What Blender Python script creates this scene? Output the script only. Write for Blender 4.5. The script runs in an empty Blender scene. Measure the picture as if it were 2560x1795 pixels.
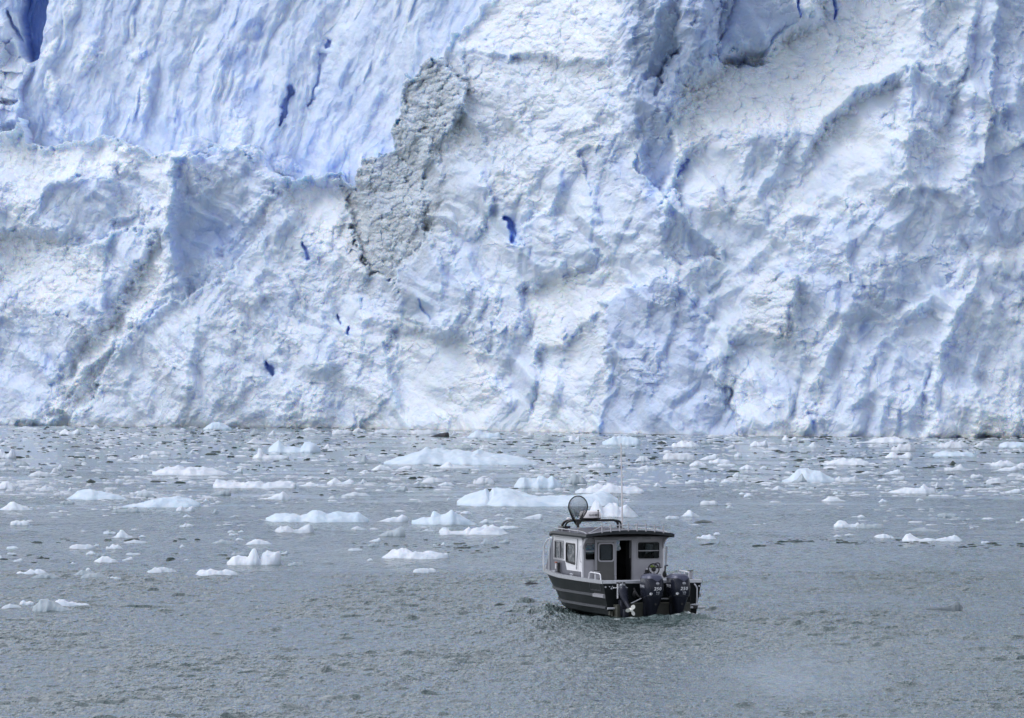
import bpy, bmesh, math, random
import numpy as np
from mathutils import Vector, Matrix
from mathutils.geometry import tessellate_polygon
from mathutils.bvhtree import BVHTree

C = bpy.context.scene.collection
R = math.radians

# ------------------------------------------------------------------ camera
FINE = 1.0   # mesh fineness of the ice
FPX, EYE = 13500.0, 6.5            # focal length in photo pixels, eye height above the water
cam_data = bpy.data.cameras.new("camera")
cam_data.sensor_width = 36.0
cam_data.lens = 36.0 * FPX / 2560.0
cam_data.clip_start = 1.0
cam_data.clip_end = 20000.0
cam = bpy.data.objects.new("camera", cam_data)
cam.location = (0, 0, EYE)
cam.rotation_euler = (R(90), 0, 0)
C.objects.link(cam)
bpy.context.scene.camera = cam

# ------------------------------------------------------------------ world and sun
SUN_EL, SUN_AZ = 58.0, 268.0       # azimuth clockwise from +Y: high on the left
world = bpy.data.worlds.new("World")
bpy.context.scene.world = world
world.use_nodes = True
wn, wl = world.node_tree.nodes, world.node_tree.links
for n in list(wn): wn.remove(n)
sky = wn.new('ShaderNodeTexSky')
sky.sky_type = 'NISHITA'
sky.sun_disc = False
sky.sun_elevation = R(SUN_EL)
sky.sun_rotation = R(SUN_AZ)
sky.air_density = 1.0
sky.dust_density = 1.2
wbw = wn.new('ShaderNodeRGBToBW')
wl.new(sky.outputs[0], wbw.inputs[0])
wtc = wn.new('ShaderNodeTexCoord')
wmap = wn.new('ShaderNodeMapping')
wmap.inputs['Scale'].default_value = (1, 1, 2.6)
wl.new(wtc.outputs['Generated'], wmap.inputs[0])
wno = wn.new('ShaderNodeTexNoise')
wno.inputs['Scale'].default_value = 2.2
wno.inputs['Detail'].default_value = 6
wl.new(wmap.outputs[0], wno.inputs['Vector'])
wr = wn.new('ShaderNodeMapRange')
wr.inputs['From Min'].default_value = 0.35
wr.inputs['From Max'].default_value = 0.65
wr.inputs['To Min'].default_value = 0.6
wr.inputs['To Max'].default_value = 0.95
wl.new(wno.outputs[0], wr.inputs[0])
wcl = wn.new('ShaderNodeMix'); wcl.data_type = 'RGBA'; wcl.blend_type = 'MULTIPLY'
wcl.inputs['Factor'].default_value = 1.0
wl.new(wbw.outputs[0], wcl.inputs['A'])
wcl.inputs['B'].default_value = (1.085, 1.095, 1.20, 1)
wmx = wn.new('ShaderNodeMix'); wmx.data_type = 'RGBA'
wl.new(wr.outputs[0], wmx.inputs['Factor'])
wl.new(sky.outputs[0], wmx.inputs['A'])
wl.new(wcl.outputs['Result'], wmx.inputs['B'])
wbg = wn.new('ShaderNodeBackground')
wbg.inputs['Strength'].default_value = 0.15
wl.new(wmx.outputs['Result'], wbg.inputs[0])
wout = wn.new('ShaderNodeOutputWorld')
wl.new(wbg.outputs[0], wout.inputs[0])

sun_data = bpy.data.lights.new("sun", 'SUN')
sun_data.energy = 0.5
sun_data.angle = R(45)
sun_data.color = (1.0, 0.995, 0.99)
sun = bpy.data.objects.new("sun", sun_data)
sv = Vector((math.sin(R(SUN_AZ)) * math.cos(R(SUN_EL)), math.cos(R(SUN_AZ)) * math.cos(R(SUN_EL)), math.sin(R(SUN_EL))))
sun.rotation_euler = (-sv).to_track_quat('-Z', 'Y').to_euler()
sun.location = (-80, -40, 120)
C.objects.link(sun)

vs = bpy.context.scene.view_settings
vs.view_transform = 'Standard'
vs.look = 'None'
vs.gamma = 1
vs.use_curve_mapping = False
vs.exposure = 0.70
bpy.context.scene.cycles.max_bounces = 10
bpy.context.scene.cycles.diffuse_bounces = 5
bpy.context.scene.cycles.transparent_max_bounces = 12

# ------------------------------------------------------------------ helpers: properties, meshes, materials
def tag(o, label=None, cat=None, group=None, kind=None):
    if label: o['label'] = label
    if cat: o['category'] = cat
    if group: o['group'] = group
    if kind: o['kind'] = kind
    return o

def empty(name, loc=(0, 0, 0), rz=0.0):
    o = bpy.data.objects.new(name, None)
    o.location = loc
    o.rotation_euler = (0, 0, rz)
    o.empty_display_size = 0.3
    C.objects.link(o)
    return o

def np_obj(name, verts, faces, mat, parent=None, smooth=True, attrs=None):
    """verts (n,3), faces (m,4) or (m,3) integer arrays"""
    me = bpy.data.meshes.new(name)
    verts = np.asarray(verts, dtype=np.float32)
    faces = np.asarray(faces, dtype=np.int32)
    k = faces.shape[1]
    me.vertices.add(len(verts))
    me.vertices.foreach_set('co', verts.ravel())
    me.loops.add(faces.size)
    me.loops.foreach_set('vertex_index', faces.ravel())
    me.polygons.add(len(faces))
    me.polygons.foreach_set('loop_start', np.arange(0, faces.size, k, dtype=np.int32))
    me.polygons.foreach_set('use_smooth', np.full(len(faces), smooth))
    for an, av in (attrs or {}).items():
        a = me.attributes.new(an, 'FLOAT_COLOR', 'POINT')
        a.data.foreach_set('color', np.asarray(av, dtype=np.float32).ravel())
    me.update(calc_edges=True)
    me.validate()
    o = bpy.data.objects.new(name, me)
    me.materials.append(mat)
    if parent: o.parent = parent
    C.objects.link(o)
    return o

def bm_obj(name, bm, mat, parent=None, smooth=False):
    bmesh.ops.recalc_face_normals(bm, faces=bm.faces[:])
    if smooth:
        for f in bm.faces: f.smooth = True
    me = bpy.data.meshes.new(name)
    bm.to_mesh(me)
    bm.free()
    if smooth:
        try: me.set_sharp_from_angle(angle=R(40))
        except Exception: pass
    me.materials.append(mat)
    o = bpy.data.objects.new(name, me)
    if parent: o.parent = parent
    C.objects.link(o)
    return o

def new_mat(name):
    m = bpy.data.materials.new(name)
    m.use_nodes = True
    nt = m.node_tree
    return m, nt, nt.nodes['Principled BSDF']

def simple_mat(name, col, rough=0.5, metal=0.0, var=0.12, vscale=9.0, bump=0.0):
    """plain coloured surface with a little procedural unevenness in colour and gloss"""
    m, nt, p = new_mat(name)
    tc = nt.nodes.new('ShaderNodeTexCoord')
    no = nt.nodes.new('ShaderNodeTexNoise')
    no.inputs['Scale'].default_value = vscale
    no.inputs['Detail'].default_value = 5
    nt.links.new(tc.outputs['Object'], no.inputs['Vector'])
    mr = nt.nodes.new('ShaderNodeMapRange')
    mr.inputs['From Min'].default_value = 0.3
    mr.inputs['From Max'].default_value = 0.7
    mr.inputs['To Min'].default_value = 1 - var
    mr.inputs['To Max'].default_value = 1 + var
    nt.links.new(no.outputs[0], mr.inputs[0])
    mx = nt.nodes.new('ShaderNodeMix'); mx.data_type = 'RGBA'; mx.blend_type = 'MULTIPLY'
    mx.inputs['Factor'].default_value = 1
    mx.inputs['A'].default_value = (*col, 1)
    nt.links.new(mr.outputs[0], mx.inputs['B'])
    nt.links.new(mx.outputs['Result'], p.inputs['Base Color'])
    mr2 = nt.nodes.new('ShaderNodeMapRange')
    mr2.inputs['To Min'].default_value = max(0.03, rough - 0.1)
    mr2.inputs['To Max'].default_value = min(1, rough + 0.1)
    nt.links.new(no.outputs[0], mr2.inputs[0])
    nt.links.new(mr2.outputs[0], p.inputs['Roughness'])
    p.inputs['Metallic'].default_value = metal
    if bump:
        b = nt.nodes.new('ShaderNodeBump')
        b.inputs['Strength'].default_value = bump
        b.inputs['Distance'].default_value = 0.02
        nt.links.new(no.outputs[0], b.inputs['Height'])
        nt.links.new(b.outputs[0], p.inputs['Normal'])
    return m

# ------------------------------------------------------------------ helpers: noise
def _h(ix, iy, s):
    n = (ix.astype(np.int64) * 374761393 + iy.astype(np.int64) * 668265263 + s * 974634777) & 0xFFFFFFFF
    n = ((n ^ (n >> 13)) * 1274126177) & 0xFFFFFFFF
    n = ((n ^ (n >> 16)) * 2246822519) & 0xFFFFFFFF
    n = n ^ (n >> 13)
    return (n & 0xFFFFFF).astype(np.float64) / 0xFFFFFF

def perlin(x, y, s=0):
    ix, iy = np.floor(x), np.floor(y)
    fx, fy = x - ix, y - iy
    ux, uy = fx * fx * fx * (fx * (fx * 6 - 15) + 10), fy * fy * fy * (fy * (fy * 6 - 15) + 10)
    def g(ox, oy):
        a = _h(ix + ox, iy + oy, s) * 2 * np.pi
        return np.cos(a) * (fx - ox) + np.sin(a) * (fy - oy)
    n0 = g(0, 0) * (1 - ux) + g(1, 0) * ux
    n1 = g(0, 1) * (1 - ux) + g(1, 1) * ux
    return (n0 * (1 - uy) + n1 * uy) * 1.4

def fbm(x, y, o=4, s=0, gain=0.5):
    r, a = 0, 1.0
    for k in range(o):
        r = r + a * perlin(x, y, s + k * 17)
        x, y, a = x * 2.03 + 5.1, y * 2.03 + 1.7, a * gain
    return r

def ridged(x, y, o=4, s=0, gain=0.5):
    r, a = 0, 1.0
    for k in range(o):
        r = r + a * (1 - 2 * np.abs(perlin(x, y, s + k * 13)))
        x, y, a = x * 2.07 + 3.3, y * 2.07 + 9.1, a * gain
    return r

def voronoi(x, y, s=0):
    ix, iy = np.floor(x), np.floor(y)
    f1 = np.full(x.shape, 9.0); f2 = np.full(x.shape, 9.0)
    dx1 = np.zeros_like(x); dy1 = np.zeros_like(x); cx = np.zeros_like(x); cy = np.zeros_like(x)
    for ox in (-1, 0, 1):
        for oy in (-1, 0, 1):
            px = ix + ox + _h(ix + ox, iy + oy, s)
            py = iy + oy + _h(ix + ox, iy + oy, s + 7)
            dx, dy = x - px, y - py
            d = np.sqrt(dx * dx + dy * dy)
            c = d < f1
            f2 = np.where(c, f1, np.minimum(f2, d))
            dx1 = np.where(c, dx, dx1); dy1 = np.where(c, dy, dy1)
            cx = np.where(c, ix + ox, cx); cy = np.where(c, iy + oy, cy)
            f1 = np.where(c, d, f1)
    return f1, f2, dx1, dy1, cx, cy

def facets(x, y, s=0, step=0.3):
    """broken planes: every cell of a Voronoi diagram is tilted its own way"""
    f1, f2, dx, dy, cx, cy = voronoi(x, y, s)
    return dx * (_h(cx, cy, s + 31) * 2 - 1) + dy * (_h(cx, cy, s + 32) * 2 - 1) + step * (_h(cx, cy, s + 33) - 0.5)

def shards(x, y, s=0, k=0.9, amp=1.0):
    """interlocking tilted planes that meet in creases, nearest plane wins (no steps)"""
    ix, iy = np.floor(x), np.floor(y)
    best = np.full(x.shape, -9.0)
    for ox in (-2, -1, 0, 1, 2):
        for oy in (-2, -1, 0, 1, 2):
            cx, cy = ix + ox, iy + oy
            dx = x - cx - _h(cx, cy, s); dy = y - cy - _h(cx, cy, s + 7)
            v = amp * (dx * (_h(cx, cy, s + 31) * 2 - 1) + dy * (_h(cx, cy, s + 32) * 2 - 1)) + 0.5 * _h(cx, cy, s + 33) - k * (dx * dx + dy * dy)
            best = np.maximum(best, v)
    return best

def tri(x, y, s=0):
    """random heights on a triangular lattice joined by flat facets"""
    k = (x + y) * 0.36602540378
    a, b = x + k, y + k
    i, j = np.floor(a), np.floor(b)
    a, b = a - i, b - j
    c = a > b
    h00, h11 = _h(i, j, s), _h(i + 1, j + 1, s)
    hm = np.where(c, _h(i + 1, j, s), _h(i, j + 1, s))
    hi, lo = np.maximum(a, b), np.minimum(a, b)
    return 2 * (h00 * (1 - hi) + hm * (hi - lo) + h11 * lo) - 1

def trif(x, y, o=4, s=0, gain=0.5):
    r, amp = 0, 1.0
    for k in range(o):
        r = r + amp * tri(x, y, s + 19 * k)
        x, y, amp = x * 1.62 + y * 1.05 + 3.7, y * 1.62 - x * 1.05 + 8.3, amp * gain
    return r

def lumps(x, y, s=0):
    f1, f2, dx, dy, cx, cy = voronoi(x, y, s)
    return np.sqrt(np.clip(1 - f1 * f1 * 1.3, 0, 1)) * (0.6 + 0.4 * _h(cx, cy, s + 41))

def sstep(a, b, x):
    t = np.clip((x - a) / (b - a), 0, 1)
    return t * t * (3 - 2 * t)

def poly_sd(px, py, poly):
    """signed distance to a polygon, positive inside"""
    d = np.full(px.shape, 1e9); ins = np.zeros(px.shape, bool)
    n = len(poly)
    for i in range(n):
        x0, y0 = poly[i]; x1, y1 = poly[(i + 1) % n]
        ex, ey = x1 - x0, y1 - y0
        wx, wy = px - x0, py - y0
        t = np.clip((wx * ex + wy * ey) / (ex * ex + ey * ey + 1e-9), 0, 1)
        d = np.minimum(d, (wx - ex * t) ** 2 + (wy - ey * t) ** 2)
        c = ((y0 > py) != (y1 > py)) & (px < (x1 - x0) * (py - y0) / (y1 - y0 + 1e-12) + x0)
        ins ^= c
    d = np.sqrt(d)
    return np.where(ins, d, -d)

def line_d(px, py, pts):
    d = np.full(px.shape, 1e9)
    for (x0, y0), (x1, y1) in zip(pts[:-1], pts[1:]):
        ex, ey = x1 - x0, y1 - y0
        t = np.clip(((px - x0) * ex + (py - y0) * ey) / (ex * ex + ey * ey + 1e-9), 0, 1)
        d = np.minimum(d, (px - x0 - ex * t) ** 2 + (py - y0 - ey * t) ** 2)
    return np.sqrt(d)

def grid_faces(nr, nc):
    a = np.arange(nr * nc).reshape(nr, nc)
    return np.stack([a[:-1, :-1], a[:-1, 1:], a[1:, 1:], a[1:, :-1]], -1).reshape(-1, 4)

def axis(segs):
    """monotone coordinates: [(start, end, step), ...] """
    out = []
    for a, b, st in segs:
        n = max(1, int(round((b - a) / st)))
        out.append(np.linspace(a, b, n, endpoint=False))
    out.append(np.array([segs[-1][1]]))
    return np.concatenate(out)
# ------------------------------------------------------------------ the glacier front
def ice_material():
    m, nt, p = new_mat('glacier_ice')
    N, L = nt.nodes.new, nt.links.new
    at = N('ShaderNodeAttribute'); at.attribute_name = 'ice'
    sp = N('ShaderNodeSeparateColor'); L(at.outputs['Color'], sp.inputs[0])
    tc = N('ShaderNodeTexCoord')
    n1 = N('ShaderNodeTexNoise'); n1.inputs['Scale'].default_value = 0.9; n1.inputs['Detail'].default_value = 8; n1.inputs['Roughness'].default_value = 0.65
    L(tc.outputs['Object'], n1.inputs['Vector'])
    n2 = N('ShaderNodeTexNoise'); n2.inputs['Scale'].default_value = 5.5; n2.inputs['Detail'].default_value = 6
    L(tc.outputs['Object'], n2.inputs['Vector'])
    def mix(fac, a, b):
        x = N('ShaderNodeMix'); x.data_type = 'RGBA'
        if isinstance(fac, float): x.inputs['Factor'].default_value = fac
        else: L(fac, x.inputs['Factor'])
        for k, v in (('A', a), ('B', b)):
            if isinstance(v, tuple): x.inputs[k].default_value = (*v, 1)
            else: L(v, x.inputs[k])
        return x.outputs['Result']
    def rng(src, a, b, c, d):
        x = N('ShaderNodeMapRange')
        for k, v in (('From Min', a), ('From Max', b), ('To Min', c), ('To Max', d)): x.inputs[k].default_value = v
        L(src, x.inputs[0])
        return x.outputs[0]
    mp = N('ShaderNodeMapping'); mp.inputs['Scale'].default_value = (0.5, 0.2, 0.3); mp.inputs['Rotation'].default_value = (0, R(-22), 0)
    L(tc.outputs['Object'], mp.inputs[0])
    n4 = N('ShaderNodeTexNoise'); n4.inputs['Scale'].default_value = 1.0; n4.inputs['Detail'].default_value = 9; n4.inputs['Roughness'].default_value = 0.62; n4.inputs['Distortion'].default_value = 0.8
    L(mp.outputs[0], n4.inputs['Vector'])
    base = mix(rng(n1.outputs[0], 0.35, 0.65, 0.0, 1.0), ICE_A, ICE_B)
    base = mix(rng(n4.outputs[0], 0.50, 0.74, 0.0, 0.8), base, ICE_DENSE)
    base = mix(sp.outputs['Blue'], base, ICE_SNOW)
    base = mix(sp.outputs['Red'], base, ICE_BLUE)
    dirtf = N('ShaderNodeMath'); dirtf.operation = 'MULTIPLY'
    L(sp.outputs['Green'], dirtf.inputs[0]); L(rng(n2.outputs[0], 0.3, 0.62, 0.45, 1.0), dirtf.inputs[1])
    base = mix(dirtf.outputs[0], base, ICE_DIRT)
    L(base, p.inputs['Base Color'])
    p.inputs['Roughness'].default_value = 0.55
    p.inputs['Specular IOR Level'].default_value = 0.25
    p.inputs['Subsurface Weight'].default_value = 0.85
    p.inputs['Subsurface Radius'].default_value = (0.5, 0.8, 1.3)
    p.inputs['Subsurface Scale'].default_value = 0.75
    b = N('ShaderNodeBump'); b.inputs['Strength'].default_value = 0.55; b.inputs['Distance'].default_value = 0.12
    n3 = N('ShaderNodeTexNoise'); n3.inputs['Scale'].default_value = 3.5; n3.inputs['Detail'].default_value = 7; n3.inputs['Roughness'].default_value = 0.6
    L(tc.outputs['Object'], n3.inputs['Vector'])
    L(n3.outputs[0], b.inputs['Height']); L(b.outputs[0], p.inputs['Normal'])
    return m

ICE_A, ICE_B = (0.68, 0.772, 0.89), (0.765, 0.83, 0.92)
ICE_DENSE = (0.55, 0.65, 0.80)
ICE_SNOW, ICE_BLUE, ICE_DIRT = (0.825, 0.873, 0.935), (0.26, 0.42, 0.82), (0.40, 0.435, 0.45)

# where the ice meets the water, seen from the eye: (photo column, distance)
FOOT = [(-600, 545), (0, 533), (500, 520), (860, 509), (1290, 486), (1720, 463), (2200, 450), (2560, 446), (3200, 444)]
foot_x = np.array([(u - 1280) / FPX * d for u, d in FOOT]); foot_d = np.array([d for u, d in FOOT], float)

# skyline of the front mass against the wall of ice behind it
LEDGE = [(-2500, 360), (0, 325), (58, 298), (66, 345), (120, 366), (200, 352), (262, 338), (318, 352), (352, 364), (368, 396), (440, 378),
         (462, 348), (500, 346), (556, 372), (628, 350), (662, 388), (690, 424), (726, 442), (752, 436), (790, 438), (826, 424),
         (862, 458), (890, 470), (908, 392), (985, 378), (972, 332), (1000, 300), (1000, 206), (1052, 178), (1098, 146), (1108, 112),
         (1150, 62), (1222, 12), (1240, -60), (1290, -300)]

# big broken faces: outline (photo pixels), slope across, slope up (+ leans back and lies in the light, - overhangs), set-back in m, lumps, snow, blue, dirt
SLABS = [
 ([(868,470),(905,392),(985,378),(972,332),(1000,300),(1000,206),(1052,178),(1098,146),(1150,175),(1165,230),(1150,300),(1115,345),(1105,400),(1095,440),(1108,500),(1092,560),(1035,640),(990,708),(925,690),(900,620),(872,560)], -.10,-.30,-.25,1.0,.0,.0,.7),
 ([(1150,60),(1222,12),(1290,-40),(1560,-40),(1555,140),(1480,160),(1380,170),(1290,150),(1220,120),(1160,110)], -.1,.75,.5,.75,.8,.0,.08),
 ([(1160,120),(1290,150),(1330,210),(1300,330),(1340,420),(1300,520),(1230,520),(1190,420),(1130,330),(1165,230)], .12,.15,.6,.5,.3,.0,.25),
 ([(1290,150),(1480,160),(1555,180),(1560,330),(1500,420),(1420,440),(1340,420),(1300,330),(1330,210)], -.1,.30,.2,.6,.45,.0,.10),
 ([(1555,-40),(1840,-40),(1800,120),(1720,210),(1680,300),(1690,400),(1650,480),(1590,430),(1562,330),(1550,180)], .45,-.62,-.5,.0,.0,.22,.12),  # overhanging tower: its blue and grey tint also paints in shade
 ([(1640,20),(1690,-10),(1690,120),(1640,210),(1610,200),(1630,110)], .9,-.5,.9,.0,.0,.25,.05),
 ([(1830,-40),(2100,-40),(1990,60),(1935,105),(1905,160),(1840,165),(1790,145)], .1,-.5,2.2,.0,.0,.28,.08),
 ([(1930,112),(2050,30),(2120,-40),(2290,-40),(2270,80),(2240,160),(2150,200),(2100,262),(1990,332),(1860,345),(1780,335),(1705,400),(1682,380),(1722,240),(1800,155)], -.12,1.15,.6,.8,1.0,.0,.0),
 ([(1705,400),(1780,335),(1860,345),(1850,480),(1790,560),(1720,560),(1690,480)], -.25,.35,.2,.1,.45,.03,.0),
 ([(1860,330),(1960,318),(2035,335),(2000,450),(1925,490),(1850,480)], .2,-.22,-.4,.0,.0,.05,.04),
 ([(2000,450),(2035,340),(2150,240),(2250,200),(2255,330),(2150,430),(2050,520),(1960,560),(1925,500)], -.15,.62,.4,.15,.7,.02,.0),
 ([(2255,300),(2275,165),(2335,215),(2372,205),(2362,290),(2305,400),(2258,430)], .25,-.2,-.6,.0,.0,.03,.05),
 ([(2305,400),(2362,290),(2400,180),(2400,330),(2410,430),(2340,470)], -.3,.45,.2,.2,.5,.05,.0),
 ([(2398,180),(2425,40),(2455,-40),(2482,-40),(2478,160),(2470,300),(2440,425),(2415,425)], -.55,.1,-.7,.0,.15,.08,.0),
 ([(2482,-40),(2640,-40),(2640,330),(2520,330),(2478,260)], .15,-.1,.8,.0,.0,.16,.03),
 ([(1645,520),(1690,480),(1725,560),(1800,650),(1700,655),(1650,640)], .4,-.6,-.3,.0,.0,.1,.08),
 ([(1440,380),(1560,340),(1650,480),(1640,620),(1560,680),(1500,560)], -.15,.02,.3,.1,.05,.08,.03),
 ([(1300,560),(1370,525),(1500,560),(1495,680),(1400,705),(1330,690),(1300,640)], .25,-.25,-.2,.0,.0,.06,.03),
 ([(1310,725),(1420,690),(1510,650),(1580,720),(1510,800),(1360,890),(1320,830)], -.2,.75,.2,.5,.75,.0,.0),
 ([(-2500,340),(0,325),(120,366),(262,338),(368,396),(440,378),(445,420),(400,470),(300,420),(190,440),(120,470),(60,520),(-2500,560)], -.1,1.15,.6,.35,.85,.03,.0),
 ([(60,575),(85,530),(130,470),(200,440),(290,450),(350,480),(372,560),(255,600),(240,612),(95,630)], .15,-.5,.3,.0,.0,.12,.03),
 ([(300,420),(400,470),(445,420),(430,560),(330,580),(290,500)], -.2,.6,.2,.3,.6,.05,.0),
 ([(-2500,600),(60,590),(240,612),(268,660),(262,740),(160,770),(0,800),(-2500,820)], -.1,.75,.3,.55,.75,.0,.0),
 ([(-2500,820),(0,800),(160,770),(262,740),(300,860),(190,960),(120,1060),(-2500,1100)], -.25,.12,.0,.2,.1,.1,.0),
 ([(445,402),(500,396),(605,362),(695,470),(662,580),(560,700),(480,735),(462,700),(412,580)], .24,-.46,-.7,.0,.0,.14,.05),
 ([(290,560),(400,520),(415,590),(440,690),(400,740),(300,860),(262,760),(270,650)], -.3,.22,.2,.1,.2,.08,.0),
 ([(400,585),(425,690),(335,850),(225,1000),(95,1065),(200,880),(300,785)], -.45,.65,-.2,.45,.75,.0,.0),
 ([(690,478),(785,565),(872,655),(905,900),(885,1090),(170,1090),(340,805),(535,705)], .08,.10,-.5,.25,.12,.02,.05),
 ([(690,470),(770,440),(862,458),(890,480),(905,560),(945,680),(905,695),(845,645),(765,565)], -.1,.8,.4,.2,.75,.02,.0),
 ([(905,690),(985,690),(1000,790),(990,960),(900,1090),(880,900)], .1,.2,.1,.3,.35,.03,.0),
 ([(1060,440),(1110,335),(1190,425),(1232,520),(1185,600),(1080,565)], -.28,.12,-.5,.0,.1,.06,.02),
 ([(995,690),(1060,565),(1185,610),(1245,760),(1235,885),(1105,850),(990,765)], .2,-.08,-.3,.0,.0,.1,.02),
 ([(985,820),(1130,850),(1235,900),(1270,1000),(1200,1090),(1000,1090),(975,920)], -.1,.42,.0,.2,.5,.0,.0),
 ([(1240,760),(1320,720),(1330,880),(1350,1000),(1290,1090),(1240,980)], .3,.0,.2,.05,.05,.06,.05),
 ([(1350,890),(1500,800),(1520,900),(1500,1090),(1300,1090),(1340,980)], -.2,.35,.0,.35,.4,.0,.04),
 ([(1500,760),(1640,690),(1760,760),(1755,900),(1830,1000),(1850,1100),(1490,1100),(1520,900)], .22,-.2,.0,.0,.0,.26,.14),
 ([(1765,722),(1935,640),(1990,690),(1960,830),(1855,850),(1772,800)], -.25,.2,-.4,.0,.2,.06,.0),
 ([(1868,735),(1900,695),(1985,688),(2000,800),(1965,862),(1850,812)], -.1,.3,-.9,1.0,.55,.0,.28),
 ([(1830,860),(1960,870),(2000,960),(1960,1060),(1850,1090),(1800,960)], -.15,.3,.0,.15,.3,.05,.0),
 ([(2000,600),(2200,520),(2320,470),(2420,560),(2420,640),(2300,760),(2150,820),(2020,780)], .1,-.05,.3,.05,.02,.1,.02),
 ([(2380,440),(2640,330),(2640,600),(2420,620)], .1,.0,.6,.0,.03,.15,.02),
 ([(2420,625),(2500,612),(2640,596),(2640,645),(2440,652)], -.1,1.25,.4,.2,.85,.02,.0),
 ([(2360,805),(2442,695),(2640,690),(2640,1100),(2300,1100),(2330,905)], .1,.16,-.9,.25,.22,.02,.0),
 ([(2060,860),(2330,780),(2350,830),(2310,1000),(2280,1100),(2060,1100)], .05,.1,.2,.05,.05,.09,.02),
 ([(1955,1065),(2000,1020),(2055,975),(2062,1040),(1990,1085)], -.2,.7,-.7,.9,.8,.0,.1),
 ([(2415,1090),(2430,1030),(2490,1035),(2505,1095)], -.1,.5,-.8,.8,.8,.0,.0),
]
# clefts: line (photo pixels), half width px, depth m, blue
CLEFTS = [
 ([(706,318),(716,270),(728,226)],9,2.2,.7), ([(775,270),(800,210),(812,140)],6,.8,.4), ([(820,122),(826,108)],5,1.4,.65),
 ([(1262,540),(1278,575),(1292,606)],12,3.0,.9), ([(668,912),(678,932)],8,2.2,.9), ([(757,610),(768,644)],6,1.4,.6),
 ([(846,786),(852,802)],4,1.2,.6), ([(869,818),(874,836)],4,1.4,.7), ([(1990,-30),(1996,40)],5,1.8,.8), ([(2090,-40),(2096,38)],5,2.0,.9),
 ([(1048,752),(1078,800)],6,.7,.4), ([(1690,120),(1655,180),(1640,240)],14,1.4,.3), ([(1780,130),(1825,60),(1840,-40)],6,.9,.35),
 ([(20,30),(75,140)],9,2.4,.3), ([(5,255),(45,262)],9,2.5,.15), ([(1700,440),(1712,400)],8,1.0,.45)]
PODS = [(365,250,14,55,8),(350,140,16,18,0),(220,150,22,50,25),(135,228,15,42,0),(128,130,18,34,25),(598,318,28,62,-20),(586,290,18,30,0),(600,380,40,30,0),(160,330,40,22,0),(700,415,50,18,10)]
# stains of dense blue ice: centre, radii px, angle, strength
BLUES = [(555,590,85,55,-28,1.0),(560,560,40,30,-40,.5),(470,520,26,50,20,.4),(160,570,22,34,0,.45),(215,470,40,40,0,.35),(620,60,52,46,30,.55),(652,80,14,34,10,.7),(600,150,52,50,30,.5),
 (625,250,40,70,25,.5),(570,150,20,30,0,.5),(365,145,16,26,0,.6),(380,320,28,30,0,.5),(450,300,16,44,10,.65),(330,290,40,40,0,.4),(190,300,16,44,20,.5),(160,300,18,46,0,.4),(755,420,40,42,15,.6),
 (690,400,26,44,10,.5),(840,430,34,40,0,.55),(960,395,28,50,0,.6),(780,350,26,60,15,.45),(290,300,34,40,0,.4),(240,120,14,28,0,.4),(970,80,16,50,15,.35),(1090,60,26,60,12,.4),(1140,15,12,34,0,.5),
 (820,200,40,80,20,.25),(890,250,40,90,20,.25),(720,100,50,120,15,.12),(500,150,60,140,15,.15),(1215,440,12,44,0,.5),(1262,140,16,20,0,.4),(1410,470,24,40,0,.35),(1480,640,18,60,0,.5),(1620,480,16,50,0,.6),
 (1650,360,24,50,15,.4),(1690,130,30,50,25,.4),(1780,40,30,60,20,.3),(1870,60,40,30,0,.35),(1860,150,40,14,0,.6),(1568,870,24,22,0,.5),(1650,800,50,60,0,.2),(2350,260,20,40,0,.4),(2330,430,50,40,0,.3),
 (2430,300,12,90,0,.3),(2520,300,40,30,0,.4),(2480,420,60,40,0,.35),(2300,535,30,24,0,.45),(2050,640,40,16,0,.5),(1950,680,40,14,0,.5),(2160,820,20,30,0,.5),(130,910,24,40,25,.45),(60,840,30,24,30,.4),
 (380,800,50,12,-45,.55),(130,905,10,20,0,.4),(470,700,26,20,-20,.35),(900,600,10,20,0,.2),(1090,790,30,24,0,.35),(1000,770,26,18,0,.3),(1640,1075,14,30,0,.5),(1730,1060,22,30,0,.5),(1860,1070,12,34,0,.5),
 (2030,1050,14,40,0,.4),(2240,1060,30,20,0,.3),(2400,950,50,40,0,.2),(2460,830,40,30,0,.2),(1780,700,20,40,0,.25),(30,140,26,40,0,.35),(25,20,40,30,0,.5)]

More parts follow.
